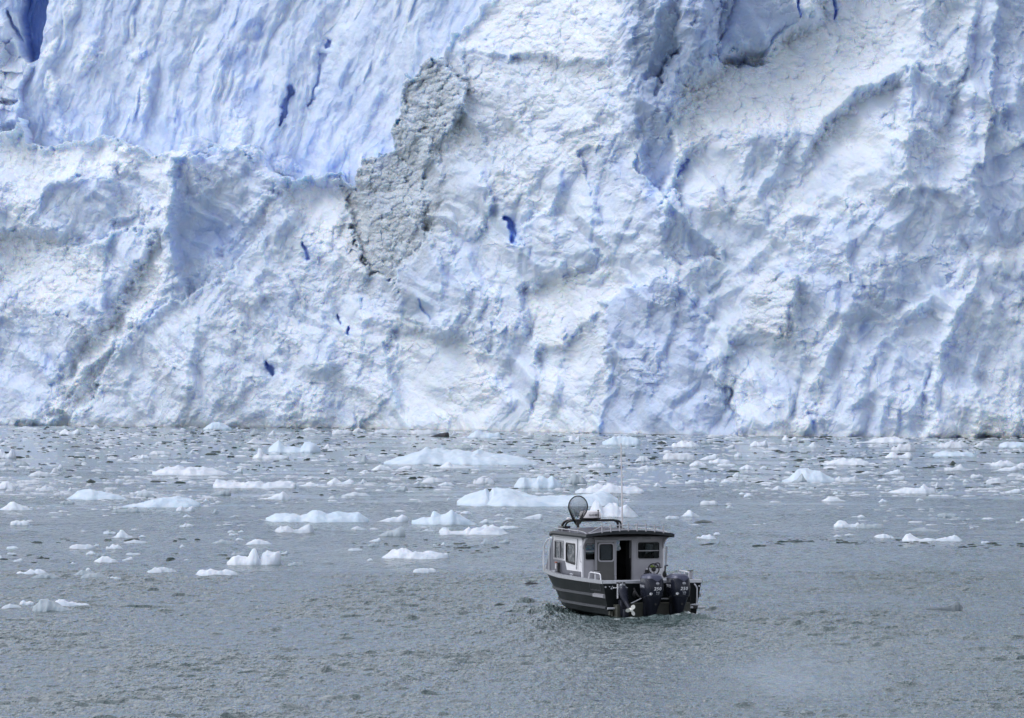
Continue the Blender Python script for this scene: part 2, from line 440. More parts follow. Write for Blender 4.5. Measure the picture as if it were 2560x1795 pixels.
# spines: line (photo pixels), half width px, height m
SPINES = [
 ([(690,478),(560,640),(480,715),(340,805),(240,905),(120,1060)],46,1.5), ([(410,590),(405,690),(300,860),(180,1000),(100,1066)],48,1.5), ([(445,395),(440,500),(420,590),(455,700)],26,1.6),
 ([(445,395),(500,380),(600,362),(692,470)],20,1.0), ([(1165,235),(1130,335),(1060,440),(1070,500),(1000,640),(965,700)],34,1.2), ([(1175,300),(1230,400),(1262,440)],16,.9),
 ([(1560,-20),(1556,180),(1585,300),(1600,420),(1650,560)],34,1.7), ([(1690,400),(1660,480),(1648,640)],30,1.6), ([(1650,500),(1720,560),(1795,640)],22,1.3), ([(1500,430),(1470,560),(1490,690)],30,1.2),
 ([(1390,470),(1370,560),(1400,700)],26,1.0), ([(1300,330),(1330,430),(1310,560)],26,1.0), ([(2050,500),(1960,560),(1830,700),(1765,760)],30,1.0), ([(1880,490),(1940,420),(1975,330)],22,.9), ([(2255,165),(2256,300),(2250,430)],22,1.4),
 ([(2425,0),(2400,180),(2408,430),(2440,520)],26,1.4), ([(2482,0),(2478,200),(2500,320)],18,1.0), ([(2300,760),(2200,860),(2120,1000)],34,1.1), ([(2442,695),(2360,805),(2330,905)],24,1.3), ([(1965,700),(1990,860),(2010,1010)],26,1.0),
 ([(2000,1090),(2030,960),(2100,830)],30,1.0), ([(2120,520),(2110,650),(2130,760)],22,.9), ([(990,700),(1000,800),(985,930)],26,.9), ([(1240,740),(1240,880),(1270,1010)],26,1.1), ([(1130,620),(1160,760),(1225,880)],20,.7), ([(1060,560),(1100,700),(1110,840)],20,.7),
 ([(870,650),(905,800),(900,960)],30,.9), ([(640,700),(700,860),(720,1060)],34,.9), ([(500,800),(470,950),(430,1080)],34,.8), ([(800,700),(820,880),(800,1040)],30,.7), ([(150,620),(250,660),(270,800)],26,.9), ([(60,880),(150,960),(130,1080)],30,.8), ([(1400,900),(1380,1000),(1340,1085)],24,.9),
 ([(1620,760),(1600,900),(1560,1080)],28,.9), ([(1740,880),(1800,980),(1830,1085)],28,.9), ([(1500,900),(1460,1000),(1440,1085)],22,.8), ([(2480,760),(2430,900),(2440,1060)],28,.8), ([(2230,900),(2210,1000),(2180,1085)],22,.7)]
def glacier():
    rng = np.random.default_rng(4)
    xs = axis([(-130, -56, 1.0), (-56, 52, 0.075 * FINE), (52, 125, 1.0)])
    zs = axis([(-2.0, 43, 0.075 * FINE), (43, 62, 0.5)])
    X, Z = np.meshgrid(xs, zs)
    D = np.interp(X, foot_x, foot_d)
    warp1 = fbm(X / 2.2, Z / 2.2, 5, 3); warp2 = fbm(X / 2.2, Z / 2.2, 5, 9)
    warpL = fbm(X / 8, Z / 8, 3, 23); warpM = fbm(X / 8, Z / 8, 3, 29)
    edge1 = trif(X / 1.5, Z / 1.5, 4, 203, .6); edge2 = trif(X / 1.5, Z / 1.5, 4, 209, .6)
    lean = np.clip(Z, 0, 60) * 0.16
    dF = D + lean + 2
    U = 1280 + X * FPX / dF; V = 897.5 - (Z - EYE) * FPX / dF
    dR = D + 18
    UR = 1280 + X * FPX / dR; VR = 897.5 - (Z - EYE) * FPX / dR
    Uw = U + warp1 * 6 + edge1 * 11; Vw = V + warp2 * 6 + edge2 * 11
    lu = np.array([p[0] for p in LEDGE]); lv = np.array([p[1] for p in LEDGE])
    rear_poly = LEDGE + [(1290, -700), (-2500, -700)]
    sd = poly_sd(Uw, Vw, rear_poly)
    rear = sstep(-3, 3, sd)                      # 1 on the rear wall
    o = lean.copy()
    blue = np.zeros_like(X); dirt_shade = np.zeros_like(X); snow = np.zeros_like(X); lump = np.zeros_like(X)
    for poly, gx, gz, off, lu_, sn, bl, di in SLABS:
        pu = np.array([p[0] for p in poly], float); pv = np.array([p[1] for p in poly], float)
        poly = [(a, b if b > -40 else -1200) for a, b in poly]      # faces that leave the picture run on to the brink
        topless = (pv <= -40).any()
        lo_u, hi_u, lo_v, hi_v = pu.min() - 60, pu.max() + 60, pv.min() - 60, pv.max() + 60
        sel = (U > lo_u) & (U < hi_u) & ((V > lo_v) | topless) & (V < hi_v)
        if not sel.any(): continue
        s = poly_sd(Uw[sel], Vw[sel], poly)
        sw = 6 + 22 * max(0, gz)
        m = sstep(-sw, sw, s)
        cu, cv = np.maximum(pu, -400).mean(), np.maximum(pv, -60).mean()
        mx = (U[sel] - cu) / 27.5; mz = -(V[sel] - cv) / 27.5
        half = max(hi_v - lo_v - 120, 60) / 55.0
        pl = gx * np.clip(mx, -6, 6) * 1.15 + (gz * np.clip(mz, -half, half) * 0.85 if gz < 0.3 else gz * (np.clip(mz, -half, half) + 0.6 * half) * 0.68) + off * 0.8
        o[sel] += m * pl
        keep = 1 - m
        lump[sel] = lump[sel] * keep + lu_ * m
        snow[sel] = snow[sel] * keep + sn * m
        blue[sel] = blue[sel] * keep + bl * m
        dirt_shade[sel] = dirt_shade[sel] * keep + di * m
    lump = np.where(U < -50, 0.3, lump)
    for pts, w, hh in SPINES:
        us = [p[0] for p in pts]; vv = [p[1] for p in pts]
        sel = (U > min(us) - 3 * w) & (U < max(us) + 3 * w) & (V > min(vv) - 3 * w) & (V < max(vv) + 3 * w)
        d = line_d(U[sel] + warp1[sel] * 7 + edge1[sel] * 5, V[sel] + warp2[sel] * 7 + edge2[sel] * 5, pts) / w
        o[sel] -= hh * (0.7 + 0.35 * edge2[sel]) * np.clip(1 - d, 0, 1) ** 1.15
    # the buttress that hangs from the upper edge, its overhang shade put into colour
    bt = poly_sd(Uw, Vw, [(1556,-1200),(1850,-1200),(1800,110),(1725,205),(1690,300),(1640,420),(1596,410),(1566,320),(1552,180)])
    inside = np.clip(bt / 40, 0, 1)
    hang = sstep(430, 120, V)
    o -= inside ** .6 * (0.9 + 3.6 * hang)
    groove = np.abs(tri((U - 0.25 * (V - 200) + warp1 * 14) / 75.0, V / 300.0, 77) + .25 * warp2)
    o += inside * (0.9 * np.clip(1 - groove / .35, 0, 1) ** 1.3 + 0.4 * groove)
    blue = np.maximum(blue, 0.38 * inside ** .5 * sstep(440, 330, V)); dirt_shade = np.maximum(dirt_shade, .30 * inside ** .5)  # blue and grey tint painted in as the shade of the overhang
    snow = snow * (1 - inside)
    # broken planes at several sizes (they fade where the ice is lumpy)
    wx, wz = X + warp1 * 0.14 + warpL * 1.3, Z + warp2 * 0.14 + warpM * 1.3
    kx = wx - 0.45 * wz; kx2 = wx + 0.55 * wz
    big = trif(kx / 6.5, wz / 9.0, 2, 5, .5) * 1.25
    rid = (1 - 2 * np.abs(tri(kx2 / 5.0, wz / 9.0, 6))) * 0.6
    mid = trif(kx2 / 2.4, wz / 3.6, 2, 15, .6) * 0.85 - np.abs(tri(kx / 2.6, wz / 4.4, 16)) * 0.7
    sml = trif(wx / 1.05, wz / 1.5, 3, 25, .5) * 0.24
    fins = -np.abs(tri((wx - 0.15 * wz) / 1.5, wz / 6.5, 45)) * 1.2 + tri((wx - 0.1 * wz) / 0.8, wz / 4.5, 46) * 0.25
    finm = np.exp(-(((U - 1480) / 260) ** 2 + ((V - 520) / 240) ** 2)) + 0.8 * np.exp(-(((U - 2480) / 130) ** 2 + ((V - 200) / 260) ** 2)) + 0.7 * sstep(800, 960, V) * sstep(1200, 1500, U) + 0.5 * np.exp(-(((U - 330) / 170) ** 2 + ((V - 650) / 200) ** 2)) + 0.25
    rough = 0.74 - 0.40 * lump
    cut = sstep(-.5, .4, warpM)
    front = big - rid + 1.3 * mid * rough + fins * np.clip(finm, 0, 1) * rough + sml * rough * (0.35 + 0.75 * cut)
    front = front + 0.8 * fbm(X / 9, Z / 9, 2, 40) + 0.09 * fbm(X / 1.0, Z / 1.3, 5, 41, .62)
    lw = fbm(X / .5, Z / .5, 3, 55) * .22
    lz = lumps(wx / 0.75 + lw, wz / 0.65 + edge1 * .18, 51); lz2 = lumps(X / 0.32 + warp1 * .3 + lw, Z / 0.30 + warp2 * .3 + lw, 52); lz3 = lumps(wx / 1.7 + lw, wz / 1.4 + edge2 * .12, 53)
    front = front - lump * (1.05 * lz + 0.45 * lz2 + 0.9 * lz3) + lump * 1.0
    crumb = sstep(-.1, .5, fbm(X / 5.5 + 7, Z / 4.0, 4, 54))
    front = front - (0.26 * lz2 + 0.34 * lz) * crumb * (1 - lump)
    snow = np.clip(snow + 0.35 * crumb, 0, 1)
    blocky = np.clip(crumb * 0.8 + 0.25 * lump + 0.15, 0, 1)
    front = front + blocky * (0.42 * facets(X / 0.95 + warp1 * .15, Z / 0.8 + warp2 * .15, 56, .5) + 0.07 * facets(X / 0.4, Z / 0.36, 57, .6))
    f1, f2, *_ = voronoi((X - .2 * Z) / 1.5 + warp1 * .3, Z / 3.6 + warp2 * .25, 58)
    frac = np.exp(-((f2 - f1) / .035) ** 2) * sstep(.15, .5, fbm(X / 4, Z / 4, 3, 59)) * (1 - lump)
    front = front + 0.14 * frac
    blue = np.maximum(blue, 0.25 * frac * (1 - rear))
    # rear wall: long flutes that run down the face, leaning a little
    sx = X - Z * 0.24 + warpL * 0.8
    fl = 1.1 * perlin(sx / 7.0, Z / 60, 61) + 0.55 * perlin(sx / 2.6 + warp1 * .25, Z / 18, 62)
    fl = fl + 1.0 * trif(sx / 3.8 + warp1 * .08, Z / 11 + warp2 * .06, 2, 64, .45) - 0.5 * np.abs(tri(sx / 2.4, Z / 10.0, 65)) + 0.32 * trif(sx / 1.3 + warp1 * .06, Z / 3.2, 3, 66, .58) + 0.12 * facets(sx / 1.0 + warp1 * .1, Z / 2.2 + warp2 * .1, 96, .5) + 0.06 * fbm(X / .9, Z / 1.6, 5, 67, .62)
    scal = sstep(.1, .5, fbm(X / 4.5, Z / 5.5, 3, 69)); fl = fl + scal * 0.35 * trif(X / 1.8, Z / 2.6, 2, 70, .5)
    pod = sstep(0.25, 0.6, fbm(sx / 3.2, Z / 9, 3, 67)) * sstep(0.0, 0.3, fbm(sx / 1.2, Z / 5, 2, 68))
    pod *= 0.6
    for cu, cv, ru, rv, an in PODS:
        du = UR - cu + edge1 * 8; dv = VR - cv + edge2 * 8; ca, sa = math.cos(R(an)), math.sin(R(an))
        pod = np.maximum(pod, sstep(1.3, .5, np.sqrt(((du * ca + dv * sa) / ru) ** 2 + ((-du * sa + dv * ca) / rv) ** 2)))
    fl = fl - pod * (0.35 + 0.40 * lz + 0.22 * lz2)
    o_rear = 13.0 + 0.20 * (Z - 22) + fl
    crev = poly_sd(UR + warp1 * 6, VR + warp2 * 6, [(66, -80), (118, -80), (112, 60), (96, 150), (78, 155), (55, 40)])
    o_rear = o_rear + 5.0 * sstep(-6, 6, crev)
    blk = sstep(-8, 8, poly_sd(UR + warp1 * 8, VR + warp2 * 8, [(-2500, 60), (20, 60), (60, 120), (88, 170), (66, 230), (56, 310), (-2500, 330)]))
    o_rear = o_rear + blk * (-1.6 - 0.9 * lz3 + 0.9 * facets(wx / 1.6, wz / 1.5, 71) * 1.4)
    tw = sstep(-5, 5, poly_sd(UR + warp1 * 5, VR + warp2 * 5, [(-2500, -80), (30, -80), (70, 150), (30, 110), (-2500, 100)]))
    o_rear = o_rear + tw * (-1.0 + 0.5 * (UR / 27.0) * 0.3)
    o = (o + 0.84 * front) * (1 - rear) + o_rear * rear
    rb = 0.10 + 0.13 * sstep(-.3, .8, fbm(sx / 2.5, Z / 9, 3, 81)) - 0.25 * pod
    blue = blue * (1 - rear) + np.clip(rb, 0, 1) * rear
    blue = np.maximum(blue, rear * sstep(-6, 6, crev) * 0.85)
    snow = snow * (1 - rear) + (0.75 * np.maximum(pod, blk)) * rear
    pil = poly_sd(U + warp1 * 12 + edge1 * 16, V + warp2 * 12 + edge2 * 16, SLABS[0][0])
    dirt_shade = np.maximum(dirt_shade, 0.8 * sstep(-75, 25, pil)) * (1 - rear)
    blue = np.clip(blue + 0.16 * sstep(0.1, 0.9, fbm(X / 3.5, Z / 5, 4, 82)) * (1 - rear), 0, 1)
    # clefts and stains
    Ua = np.where(rear > .5, UR, U); Va = np.where(rear > .5, VR, V)
    for pts, w, dep, bl in CLEFTS:
        us = [p[0] for p in pts]; vsx = [p[1] for p in pts]
        sel = (Ua > min(us) - 50) & (Ua < max(us) + 50) & (Va > min(vsx) - 50) & (Va < max(vsx) + 50)
        us_, vs_ = Ua[sel] + warp1[sel] * 12, Va[sel] + warp2[sel] * 9
        d = line_d(us_, vs_, pts)
        (ax, ay), (bx_, by_) = pts[0], pts[-1]
        t = np.clip(((us_ - ax) * (bx_ - ax) + (vs_ - ay) * (by_ - ay)) / ((bx_ - ax) ** 2 + (by_ - ay) ** 2), 0, 1)
        ww = 0.72 * w * (0.35 + 0.9 * np.sin(np.pi * (0.12 + 0.76 * t)) * t ** 0.4) * (1 + 0.5 * warpM[sel])
        q = d / np.maximum(ww, 1)
        g = sstep(1.5, 0.5, q)
        o[sel] += 0.45 * dep * g + 0.35 * np.exp(-(q / 2.2) ** 2)
        blue[sel] = np.maximum(blue[sel], bl * np.maximum(sstep(1.7, 0.5, q), 0.45 * np.exp(-(q / 2.8) ** 2)))
        snow[sel] *= 1 - g
    for cu, cv, ru, rv, ang, st in BLUES:
        sel = (np.abs(Ua - cu) < 2.2 * max(ru, rv)) & (np.abs(Va - cv) < 2.2 * max(ru, rv))
        a = R(ang); du = Ua[sel] - cu + warp1[sel] * 16; dv = Va[sel] - cv + warp2[sel] * 16
        e = ((du * math.cos(a) + dv * math.sin(a)) / ru) ** 2 + ((-du * math.sin(a) + dv * math.cos(a)) / rv) ** 2
        g = np.exp(-e * 1.1) * (0.75 + 0.5 * warpL[sel])
        blue[sel] = np.maximum(blue[sel], np.clip(st * g, 0, 1))
        o[sel] += 0.5 * st * np.exp(-e)
    dirt_shade = np.clip(dirt_shade * (0.8 + 0.4 * sstep(-.5, .7, fbm(X / 1.1, Z / 1.1, 4, 91))) + 0.03 * sstep(.35, .9, fbm(X / 5, Z / 3, 4, 92)) * (1 - rear), 0, 1)
    # waterline notch and smooth foot
    foot = np.clip(1 - np.abs(Z - 0.2) / 0.9, 0, 1)
    o = o * (1 - 0.35 * np.exp(-np.clip(Z, 0, 9) / 1.2)) 
    Y = D + o
    # the top of the ice runs back beyond the brink
    back = Z > 58
    Y = np.where(back, Y + (Z - 58) * 60, Y)
    Zt = np.where(back, 58 + (Z - 58) * 2 + 1.5 * fbm(X / 8, Z * 3, 3, 95), Z)
    P = np.stack([X, Y, Zt], -1).reshape(-1, 3)
    col = np.stack([np.clip(blue, 0, 1), dirt_shade, np.clip(snow, 0, 1), np.ones_like(X)], -1).reshape(-1, 4)
    ob = np_obj('glacier', P, grid_faces(*X.shape), ice_material(), smooth=False, attrs={'ice': col})
    tag(ob, 'pale blue glacier front of broken ice rising from the water behind the boat', 'glacier', kind='structure')
glacier()
# ------------------------------------------------------------------ the water
BOAT_D = 136.1
BOAT_X = (1631 - 1280) / FPX * BOAT_D
BOAT_RZ = R(16)

def water_material():
    m, nt, p = new_mat('fjord_water')
    N, L = nt.nodes.new, nt.links.new
    at = N('ShaderNodeAttribute'); at.attribute_name = 'sea'
    sp = N('ShaderNodeSeparateColor'); L(at.outputs['Color'], sp.inputs[0])
    tc = N('ShaderNodeTexCoord')
    mp = N('ShaderNodeMapping'); mp.inputs['Scale'].default_value = (1.0, 0.20, 1.0); mp.inputs['Rotation'].default_value = (0, 0, R(12))
    L(tc.outputs['Object'], mp.inputs[0])
    n1 = N('ShaderNodeTexNoise'); n1.inputs['Scale'].default_value = 4.4; n1.inputs['Detail'].default_value = 3; n1.inputs['Roughness'].default_value = 0.6
    n2 = N('ShaderNodeTexNoise'); n2.inputs['Scale'].default_value = 10.0; n2.inputs['Detail'].default_value = 3; n2.inputs['Roughness'].default_value = 0.6
    L(mp.outputs[0], n1.inputs['Vector']); L(mp.outputs[0], n2.inputs['Vector'])
    ad = N('ShaderNodeMath'); ad.operation = 'MULTIPLY_ADD'; ad.inputs[1].default_value = 0.34
    L(n2.outputs[0], ad.inputs[0]); L(n1.outputs[0], ad.inputs[2])
    b = N('ShaderNodeBump'); b.inputs['Distance'].default_value = WATER_BUMP
    L(ad.outputs[0], b.inputs['Height'])
    st = N('ShaderNodeMapRange'); st.inputs['To Min'].default_value = 1.0; st.inputs['To Max'].default_value = 0.05
    L(sp.outputs['Red'], st.inputs[0]); L(st.outputs[0], b.inputs['Strength'])
    L(b.outputs[0], p.inputs['Normal'])
    foam = N('ShaderNodeMix'); foam.data_type = 'RGBA'
    foam.inputs['A'].default_value = (*WATER_COL, 1); foam.inputs['B'].default_value = (0.62, 0.68, 0.68, 1)
    L(sp.outputs['Green'], foam.inputs['Factor'])
    L(foam.outputs['Result'], p.inputs['Base Color'])
    rg = N('ShaderNodeMapRange'); rg.inputs['To Min'].default_value = 0.10; rg.inputs['To Max'].default_value = 0.6
    L(sp.outputs['Green'], rg.inputs[0]); L(rg.outputs[0], p.inputs['Roughness'])
    p.inputs['IOR'].default_value = 1.33
    return m
WATER_COL, WATER_BUMP = (0.070, 0.108, 0.104), 0.36

# wave crests thrown up by boats: polyline (photo pixels), width m, height m
CRESTS = [([(1640,1552),(1720,1548),(1850,1546),(1960,1552),(2100,1564),(2250,1578),(2450,1590),(2620,1600)],.42,.13),
          ([(1900,1548),(2080,1572),(2200,1585)],.42,.10),
          ([(2150,1590),(2230,1620),(2200,1660),(2240,1720)],.42,.10),
          ([(1345,1500),(1372,1535),(1310,1590),(1200,1640),(1000,1700),(850,1750),(650,1785),(500,1810)],.42,.12),
          ([(1480,1560),(1380,1610),(1250,1660),(1100,1710),(900,1770)],.42,.09),
          ([(1320,1508),(1380,1530),(1480,1560)],.45,.14)]

def water():
    xs = axis([(-3000, -300, 300), (-300, -62, 7), (-62, -17, 0.4), (-17, 17, 0.085), (17, 62, 0.4), (62, 300, 7), (300, 3000, 300)])
    ys = [-1500, -600, -200, -60, 0, 30, 55, 70, 80]
    y = 88.0
    while y < 165: ys.append(y); y += 0.12
    while y < 560: ys.append(y); y += y * 0.0032
    ys += [580, 620, 700, 900, 1500, 4000]
    ys = np.array(ys)
    X, Y = np.meshgrid(xs, ys)
    Yc = np.clip(Y, 60, None)
    U = 1280 + X * FPX / Yc; V = 897.5 + EYE * FPX / Yc
    act = sstep(60, 88, Y) * sstep(700, 560, Y)
    # glassy streaks in the lee of the ice, wind ripple nearer the eye
    st = fbm(X / 16 + 3, Y / 9, 4, 101) + 0.5 * fbm(X / 5, Y / 4, 3, 102)
    calm = sstep(-.15, .5, st + 1.1 * sstep(1200, 1080, V) * sstep(1100, 300, U) + 0.5 * sstep(1290, 1100, V) - 1.5 * sstep(1200, 1440, V) + 0.35 * sstep(400, 0, U) * sstep(1420, 1300, V) * sstep(1240, 1300, V))
    slick = np.exp(-(((U - 2010) / 200) ** 2 + ((V - 1680) / 60) ** 2)) * (0.7 + 0.5 * fbm(X / 1.5, Y / 5, 3, 103))
    calm = np.clip(np.maximum(calm * 0.92, slick * 0.75), 0, 1)
    rip = 1 - calm
    h = act * rip * (0.032 * fbm(X / 1.0 + Y / 5, Y / 0.95 + X / 5, 3, 111, .55) + 0.022 * ridged(X / 0.8 - Y / 6, Y / 0.8, 3, 112, .55)) * (0.6 + 0.8 * sstep(-.4, .6, fbm(X / 9, Y / 14, 3, 113)))
    # scattered steeper wavelets
    wl_ = sstep(.50, .85, fbm(X / 0.75 + Y / 8, Y / 0.9 + X / 6, 3, 115))
    h += act * rip * 0.042 * wl_ * sstep(-.3, .5, fbm(X / 7, Y / 12, 3, 116))
    foam = np.zeros_like(X)
    wob = fbm(X / 1.6, Y / 2.5, 3, 121)
    near = (Y > 80) & (Y < 175) & (np.abs(X) < 20)
    for pts, w, hh in CRESTS:
        wp = [((u - 1280) / FPX * (EYE * FPX / (v - 897.5)), EYE * FPX / (v - 897.5)) for u, v in pts]
        d = line_d(X[near] + wob[near] * 0.5, Y[near] + wob[near] * 1.6, wp)
        mod = 0.3 + 1.1 * sstep(-.25, .55, fbm(X[near] / 1.5, Y[near] / 1.6, 3, 122))
        h[near] += hh * mod * (np.exp(-(d / w) ** 2) - 0.45 * np.exp(-(d / (w * 2.4)) ** 2))
    # round the boat, in boat coordinates
    c, s = math.cos(BOAT_RZ), math.sin(BOAT_RZ)
    bx = (X - BOAT_X) * c + (Y - BOAT_D) * s; by = -(X - BOAT_X) * s + (Y - BOAT_D) * c
    # bow wave peeling off the port side, hollow along the hull, wash astern
    bw = np.exp(-((bx + 1.75 + (6.0 - by) * 0.18) / 0.42) ** 2) * np.exp(-((by - 4.6) / 2.2) ** 2)
    h += 0.17 * bw * (0.7 + 0.6 * wob)
    bw2 = np.exp(-((bx - 1.9 - (6.0 - by) * 0.2) / 0.45) ** 2) * np.exp(-((by - 4.2) / 2.4) ** 2)
    h += 0.12 * bw2
    wash = np.exp(-(bx / 1.25) ** 4) * np.exp(-((by + 2.0) / 1.3) ** 2)
    rollx = fbm(bx / 0.7, by / 0.9, 4, 131)
    h += wash * (0.05 + 0.10 * rollx)
    trail = np.exp(-((bx + (by + 3) * 0.10) / (1.5 - by * 0.12).clip(0.5, 6)) ** 2) * sstep(-1.0, -4.0, by) * sstep(-34, -12, by)
    h += trail * 0.035 * fbm(bx / 0.8, by / 1.6, 3, 132)
    fo = np.exp(-((bx - 0.62) / 0.42) ** 2 - ((by + 1.25) / 0.4) ** 2) * 2.4 + 2.0 * np.exp(-((bx + 1.25) / 0.28) ** 2 - ((by + 1.5) / 0.35) ** 2) * 0.55 + np.exp(-((bx - 0.1) / 0.4) ** 2 - ((by + 1.2) / 0.3) ** 2) * .35
    foam = np.maximum(foam, fo * sstep(-.15, .55, fbm(bx / 0.22, by / 0.5, 4, 133)))
    foam = np.maximum(foam, 0.6 * bw * sstep(.25, .7, fbm(bx / 0.3, by / 0.6, 4, 134)))
    foam = np.maximum(foam, 0.35 * wash * sstep(.3, .8, fbm(bx / 0.35, by / 0.8, 4, 135)))
    h += 0.11 * np.exp(-((bx - 0.62) / 0.3) ** 2 - ((by + 1.2) / 0.3) ** 2) * sstep(-.2, .5, fbm(bx / 0.15, by / 0.3, 3, 136))
    calm = np.clip(calm + 0.3 * trail, 0, 1)
    P = np.stack([X, Y, h], -1).reshape(-1, 3)
    col = np.stack([calm, np.clip(foam, 0, 1), np.zeros_like(X), np.ones_like(X)], -1).reshape(-1, 4)
    ob = np_obj('water', P, grid_faces(*X.shape), water_material(), attrs={'sea': col})
    tag(ob, 'grey green fjord water rippled by wind, strewn with floating ice', 'water', kind='structure')
water()
# ------------------------------------------------------------------ mesh helpers for made things
def add_box(bm, x0, x1, y0, y1, z0, z1, bev=0.0):
    b2 = bmesh.new()
    v = [b2.verts.new((x, y, z)) for z in (z0, z1) for y in (y0, y1) for x in (x0, x1)]
    for f in ((0, 1, 3, 2), (4, 6, 7, 5), (0, 4, 5, 1), (2, 3, 7, 6), (0, 2, 6, 4), (1, 5, 7, 3)):
        b2.faces.new([v[i] for i in f])
    if bev:
        bmesh.ops.bevel(b2, geom=b2.edges[:], offset=bev, segments=2, affect='EDGES', profile=0.5)
    join(bm, b2)

def join(bm, b2):
    mp = {v: bm.verts.new(v.co) for v in b2.verts}
    for f in b2.faces:
        try: bm.faces.new([mp[v] for v in f.verts])
        except ValueError: pass
    b2.free()

def smooth_path(pts, n=6):
    """Catmull-Rom through the points"""
    P = [Vector(p) for p in pts]
    out = []
    for i in range(len(P) - 1):
        a, b, c, d = P[max(i - 1, 0)], P[i], P[i + 1], P[min(i + 2, len(P) - 1)]
        for k in range(n):
            t = k / n
            out.append(0.5 * ((2 * b) + (c - a) * t + (2 * a - 5 * b + 4 * c - d) * t * t + (3 * b - 3 * c + d - a) * t ** 3))
    out.append(P[-1])
    return out

def add_tube(bm, pts, r, n=8, radii=None, closed=False, cap=True):
    P = [Vector(p) for p in pts]
    m = len(P)
    up = None
    rings = []
    for i in range(m):
        if closed: t = P[(i + 1) % m] - P[i - 1]
        else: t = P[min(i + 1, m - 1)] - P[max(i - 1, 0)]
        t.normalize()
        if up is None:
            up = Vector((0, 0, 1)) if abs(t.z) < 0.9 else Vector((1, 0, 0))
        a = t.cross(up).normalized()
        up = a.cross(t).normalized()
        rr = radii[i] if radii else r
        rings.append([bm.verts.new(P[i] + (a * math.cos(2 * math.pi * k / n) + up * math.sin(2 * math.pi * k / n)) * rr) for k in range(n)])
    for i in range(m if closed else m - 1):
        A, B = rings[i], rings[(i + 1) % m]
        for k in range(n):
            bm.faces.new((A[k], A[(k + 1) % n], B[(k + 1) % n], B[k]))
    if cap and not closed:
        bm.faces.new(rings[0]); bm.faces.new(rings[-1][::-1])

def add_loft(bm, rings, cap0=True, cap1=True):
    R_ = [[bm.verts.new(p) for p in r] for r in rings]
    n = len(R_[0])
    for A, B in zip(R_[:-1], R_[1:]):
        for k in range(n):
            bm.faces.new((A[k], A[(k + 1) % n], B[(k + 1) % n], B[k]))
    if cap0: bm.faces.new(R_[0])
    if cap1: bm.faces.new(R_[-1][::-1])

def rrect(x0, x1, y0, y1, r=0.04, n=4):
    out = []
    for cx, cy, a0 in ((x1 - r, y1 - r, 0), (x0 + r, y1 - r, 90), (x0 + r, y0 + r, 180), (x1 - r, y0 + r, 270)):
        for k in range(n + 1):
            a = R(a0 + 90 * k / n)
            out.append((cx + r * math.cos(a), cy + r * math.sin(a)))
    return out

def rpoly(pts, r=0.03, n=3):
    """polygon with rounded corners"""
    out = []
    m = len(pts)
    for i in range(m):
        p, a, b = Vector(pts[i]), Vector(pts[i - 1]), Vector(pts[(i + 1) % m])
        da, db = (a - p).normalized(), (b - p).normalized()
        s, e = p + da * r, p + db * r
        for k in range(n + 1):
            t = k / n
            q = s * (1 - t) ** 2 + p * 2 * t * (1 - t) + e * t * t
            out.append((q.x, q.y))
    return out

def add_plate(bm, outer, holes, f, th):
    """flat sheet with holes, given in 2-D; f(a, b, depth) places it in space"""
    loops = [outer] + holes
    flat = [p for l in loops for p in l]
    tris = tessellate_polygon([[Vector((a, b, 0)) for a, b in l] for l in loops])
    F = [bm.verts.new(f(a, b, 0)) for a, b in flat]
    B = [bm.verts.new(f(a, b, th)) for a, b in flat]
    for t in tris:
        try:
            bm.faces.new([F[i] for i in t]); bm.faces.new([B[i] for i in reversed(t)])
        except ValueError: pass
    o = 0
    for l in loops:
        n = len(l)
        for k in range(n):
            i, j = o + k, o + (k + 1) % n
            try: bm.faces.new((F[i], F[j], B[j], B[i]))
            except ValueError: pass
        o += n

def superellipse(cx, cy, hx, hy, z, e=3.0, n=28):
    out = []
    for k in range(n):
        a = 2 * math.pi * k / n
        ca, sa = math.cos(a), math.sin(a)
        out.append((cx + hx * math.copysign(abs(ca) ** (2 / e), ca), cy + hy * math.copysign(abs(sa) ** (2 / e), sa), z))
    return out

def add_sphere(bm, c, r, sx=1, sy=1, sz=1):
    b2 = bmesh.new()
    bmesh.ops.create_uvsphere(b2, u_segments=12, v_segments=8, radius=1)
    for v in b2.verts: v.co = Vector((c[0] + v.co.x * r * sx, c[1] + v.co.y * r * sy, c[2] + v.co.z * r * sz))
    join(bm, b2)

def text_bm(body, size, shear=0.0, bold=0.0, spacing=1.0, width=1.0):
    cu = bpy.data.curves.new('lettering', 'FONT')
    cu.body = body; cu.size = size; cu.shear = shear; cu.offset = bold
    cu.space_character = spacing
    cu.align_x = 'CENTER'; cu.align_y = 'CENTER'
    cu.resolution_u = 3
    ob = bpy.data.objects.new('lettering', cu)
    C.objects.link(ob)
    bpy.context.view_layer.update()
    me = bpy.data.meshes.new_from_object(ob.evaluated_get(bpy.context.evaluated_depsgraph_get()))
    bpy.data.objects.remove(ob); bpy.data.curves.remove(cu)
    bm = bmesh.new(); bm.from_mesh(me); bpy.data.meshes.remove(me)
    for v in bm.verts: v.co.x *= width
    bmesh.ops.triangulate(bm, faces=bm.faces[:])
    bmesh.ops.subdivide_edges(bm, edges=[e for e in bm.edges if e.calc_length() > size * 0.3], cuts=1)
    return bm

